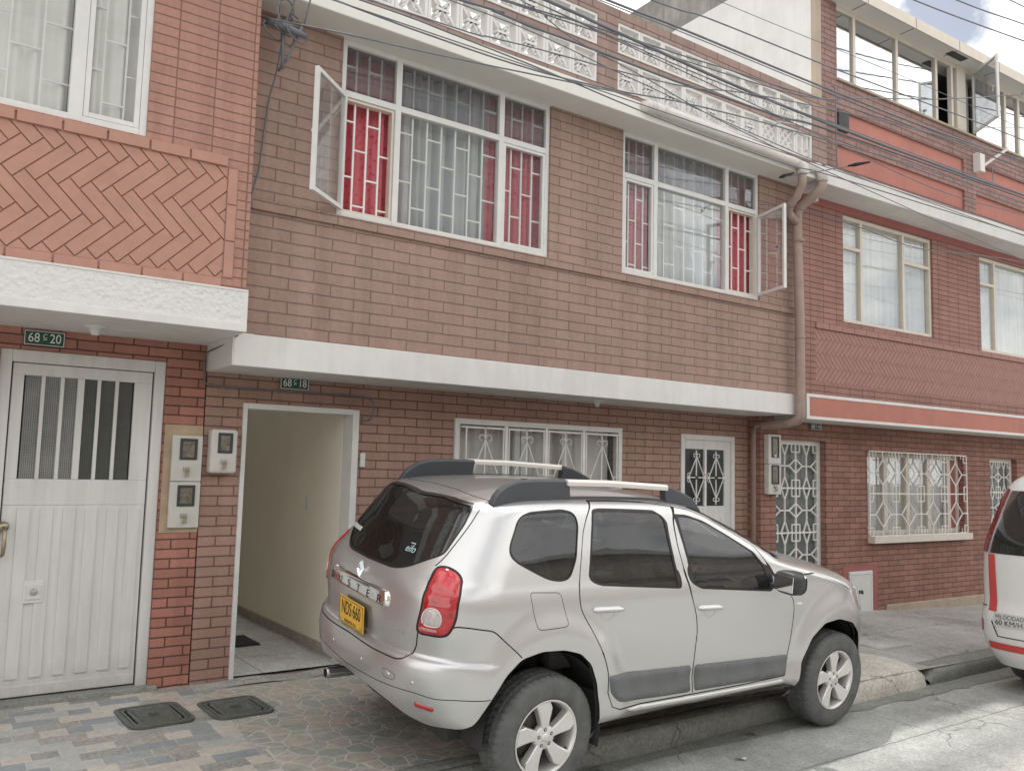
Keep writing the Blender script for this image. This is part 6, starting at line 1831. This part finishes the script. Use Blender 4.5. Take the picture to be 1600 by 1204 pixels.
cable('overhead_cable', xz(Y-.03, [(4.18,5.47),(5.07,5.51),(6.62,5.53),(8.42,5.59),(9.71,5.62),(11.24,5.71)]), .006, 'thin cable just beneath the thick one along the parapet top')
cable('overhead_cable', xz(Y, [(4.77,5.69),(5.42,5.74),(7.07,5.84),(8.45,5.93),(9.78,6.01),(11.27,6.10)]), .0085, 'dark cable passing in front of the white gable wall')
cable('overhead_cable', xz(Y, [(5.67,5.97),(7.65,6.085),(9.5,6.18)]), .004, 'thinnest wire crossing the white gable wall')
cable('overhead_cable', xz(Y, [(8.67,7.075),(11.36,7.44),(14,7.83)]), .0105, 'lowest of the three cables against the sky')
cable('overhead_cable', xz(Y, [(9.69,7.41),(11.37,7.67),(14,8.08)]), .0105, 'middle one of the three cables against the sky')
cable('overhead_cable', xz(Y, [(10.9,7.86),(12,8.0),(14,8.27)]), .0105, 'uppermost of the three cables against the sky')
cable('service_cable', [(7.54,-1.7,5.25),(8.58,-1.62,5.33),(9.85,-1.5,5.47),(11.2,-1.3,5.62),(12.2,-.86,6.2)], .009, 'cable sagging across the upper orange panel to the white bracket', ext=False)
cable('service_cable', [(5.6,-1.7,5.32),(6.91,-1.7,5.44),(7.73,-1.7,5.53),(9.27,-1.7,5.98),(11.24,-1.7,6.65),(13.5,-1.7,7.4)], .007, 'cable rising across the open top floor window')
cable('overhead_cable', xz(Y, [(7.3,5.09),(7.61,5.07),(8.75,5.02),(9.75,5.03),(11.2,5.12)]), .006, 'cable crossing the lower orange panel')
cable('overhead_cable', xz(Y-.05, [(7.05,4.78),(9.16,4.83),(11.19,4.90)]), .0055, 'cable lying over the white cornice of the maroon house')
cable('service_cable', [(7.5,-.60,4.78),(7.9,-.9,4.72),(8.08,-1.5,4.41),(9.02,-1.55,4.36),(10.51,-1.6,4.50),(13,-1.6,4.7)], .006, 'cable hanging in front of the middle floor window', ext=False)
c = cable('drop_cable', [(7.44,-.90,4.99),(7.60,-1.2,5.0),(7.75,-1.45,5.02),(7.9,-1.62,5.05)], .006, 'short service wire tied between two black clamps by the pipe bend', ext=False)
def clamp(p, q, lab):
    o = MB().tube([Vector(p), Vector(p)*.7+Vector(q)*.3, Vector(q)], [.008, .022, .010], 8).build('cable_clamp', M['rubber']); recenter(o); tag(o, lab, 'cable clamp')
clamp((7.44,-.90,4.99), (7.54,-1.02,5.03), 'black strain clamp hanging under the brown house cornice')
clamp((7.78,-1.5,5.03), (7.93,-1.66,5.06), 'black strain clamp before the lower orange panel')
# the splice where the drops come off, and its tangle
rng = random.Random(3)
tl = MB()
for k in range(7):
    c0 = Vector((2.02+rng.uniform(-.08,.08), -.82+rng.uniform(-.06,.06), 4.93+rng.uniform(-.07,.07))); p = []
    a0 = rng.uniform(0, 6); r1 = rng.uniform(.03, .09); r2 = rng.uniform(.03, .11)
    for i in range(12):
        a = a0+i*.52; p.append(c0+Vector((r1*math.cos(a), .04*math.sin(a*1.3), r2*math.sin(a))))
    tl.tube(p, .006, 5)
tl.tube([(1.88,-.76,4.95),(2.0,-.84,4.91),(2.14,-.88,4.87)], [.02,.032,.018], 8)
tl.tube([(2.00,-.80,4.98),(2.01,-.80,4.62)], .012, 6); tl.tube([(2.13,-.84,4.98),(2.05,-.80,4.72),(2.0,-.74,4.62)], .010, 6)
o = tl.build('cable_tangle', M['cable']); recenter(o); tag(o, 'knot of black wires under the cornice near the terracotta house', 'cable')
for i, (a, b, lab) in enumerate([((1.94,-.86,4.98),(1.93,-1.5,5.9),'leftmost wire going straight up from the knot'), ((2.02,-.86,4.98),(2.10,-1.5,5.9),'middle wire going straight up from the knot'), ((2.13,-.86,4.96),(2.16,-1.5,5.9),'rightmost wire going straight up from the knot')]):
    a = Vector(a); b = Vector(b)
    cable('drop_cable', [a, a.lerp(b, .4)+Vector((0,.03,0)), b], .007, lab, ext=False)
cable('drop_cable', [(2.0,-.78,4.80),(2.0,-.70,4.62),(1.985,-.62,4.45),(1.975,-.60,4.28),(1.955,-.60,4.05),(1.945,-.60,3.92),(1.90,-.61,3.72),(1.885,-.62,3.55),(1.865,-.64,3.15),(1.85,-.655,2.90),(1.842,-.66,2.76),(1.84,-.66,2.69)], .008, 'dark wire hanging down the joint between the brown and terracotta houses', ext=False)
cable('drop_cable', [(1.84,-.655,2.70),(1.83,-.45,2.66),(1.815,-.12,2.64),(1.805,-.045,2.62),(1.80,-.03,2.56),(1.805,-.03,2.44),(1.83,-.03,2.40),(1.95,-.03,2.385),(2.4,-.03,2.385),(2.9,-.03,2.39),(3.13,-.03,2.385),(3.20,-.03,2.35),(3.205,-.03,2.27),(3.18,-.02,2.20),(3.10,-.02,2.19)], .008, 'black wire looped under the white ledge and over the doorway', ext=False)
cable('drop_cable', [(8.50,-.83,6.34),(8.56,-.83,6.33),(8.58,-.83,6.28),(8.58,-.83,5.9),(8.575,-.84,5.5),(8.57,-.86,5.32)], .010, 'wire bent down the brick corner beside the white gable wall', ext=False)
w = MB()
for k in range(9):
    a = rng.uniform(0, 3.14); w.tube([(7.45+.35*k/9, -.90, 5.62), (7.45+.35*k/9+.10*math.cos(a), -.93, 5.62+.10*math.sin(a))], .004, 5)
w.tube([(7.40,-.90,5.60),(7.85,-.92,5.66)], .008, 6); w.tube([(7.85,-.92,5.66),(7.85,-.80,5.60)], .008, 6); w.tube([(7.45,-.92,5.61),(7.45,-.80,5.58)], .008, 6)
o = w.build('wire_aerial', M['steel']); recenter(o); tag(o, 'small spiky wire aerial fixed before the pierced blocks', 'aerial')
# ================================================================== LIGHT, SKY, CAMERA
sun_dir = Vector((math.sin(rad(SUN_AZ))*math.cos(rad(SUN_EL)), math.cos(rad(SUN_AZ))*math.cos(rad(SUN_EL)), math.sin(rad(SUN_EL))))
w = bpy.data.worlds.new('World'); S.world = w; w.use_nodes = True
nt = NT(w); bg = nt.n['Background']
sky = nt.n.new('ShaderNodeTexSky'); sky.sky_type = 'NISHITA'; sky.sun_disc = False
sky.sun_elevation = rad(SUN_EL); sky.sun_rotation = rad(SUN_AZ); sky.altitude = 2600; sky.air_density = 1.0; sky.dust_density = 1.2
co = nt.n.new('ShaderNodeTexCoord').outputs['Generated']
mp = nt.n.new('ShaderNodeMapping'); nt.l.new(co, mp.inputs['Vector']); mp.inputs['Scale'].default_value = (1.0, 1.0, 1.7); mp.inputs['Location'].default_value = (.62, -.15, .35)
cl = nt.ramp(nt.noise(mp.outputs[0], 2.3, 7, .58), [(.36, (0,0,0)), (.50, (1,1,1))])
shade = nt.ramp(nt.noise(mp.outputs[0], 3.7, 6, .6), [(.3, (CLOUD*.82, CLOUD*.81, CLOUD*.80)), (.7, (CLOUD, CLOUD*.975, CLOUD*.93))])
# a gap in the cloud, up the street
gd_ = nt.n.new('ShaderNodeVectorMath'); gd_.operation = 'DOT_PRODUCT'; nt.l.new(co, gd_.inputs[0]); gd_.inputs[1].default_value = GAP_DIR
gn = nt.math('ADD', gd_.outputs['Value'], nt.math('MULTIPLY', nt.math('SUBTRACT', nt.noise(co, 14, 5, .6), .5), .0042))
cl = nt.mix(nt.ramp(nt.math('MULTIPLY', nt.math('SUBTRACT', gn, .995), 200.0), [(.70, (0,0,0)), (.96, (.75,.75,.75))]), cl, (0, 0, 0))
nt.l.new(nt.mix(cl, sky.outputs['Color'], shade), bg.inputs['Color'])
bg.inputs['Strength'].default_value = .10
sl = bpy.data.lights.new('sun', 'SUN'); sl.energy = SUN_E; sl.angle = rad(1.2); sl.color = (1, .95, .87)
so = bpy.data.objects.new('sun', sl); COL.objects.link(so); so.location = sun_dir*30
so.rotation_euler = (-sun_dir).to_track_quat('-Z', 'Y').to_euler()
cam = bpy.data.cameras.new('camera'); cam.sensor_width = 36; cam.lens = 1340.965/1600*36; cam.clip_start = .05; cam.clip_end = 2000
ca = bpy.data.objects.new('camera', cam); COL.objects.link(ca)
Rv = Vector((0.81540304, -0.57835423, 0.02498527)); Uv = Vector((-0.07503548, -0.06279677, 0.99520161)); Fv = Vector((0.57401007, 0.8133652, 0.09460176))
ca.matrix_world = Matrix(((Rv.x, Uv.x, -Fv.x, 0), (Rv.y, Uv.y, -Fv.y, -6.584154), (Rv.z, Uv.z, -Fv.z, 1.83518279), (0, 0, 0, 1)))
S.camera = ca
S.render.engine = 'CYCLES'
S.view_settings.view_transform = 'Standard'; S.view_settings.look = 'None'; S.view_settings.exposure = 0; S.view_settings.gamma = 1
cy = S.cycles; cy.max_bounces = 10; cy.transparent_max_bounces = 16; cy.diffuse_bounces = 4; cy.glossy_bounces = 5; cy.use_denoising = True; cy.caustics_reflective = False; cy.caustics_refractive = False
cy.sample_clamp_indirect = 6
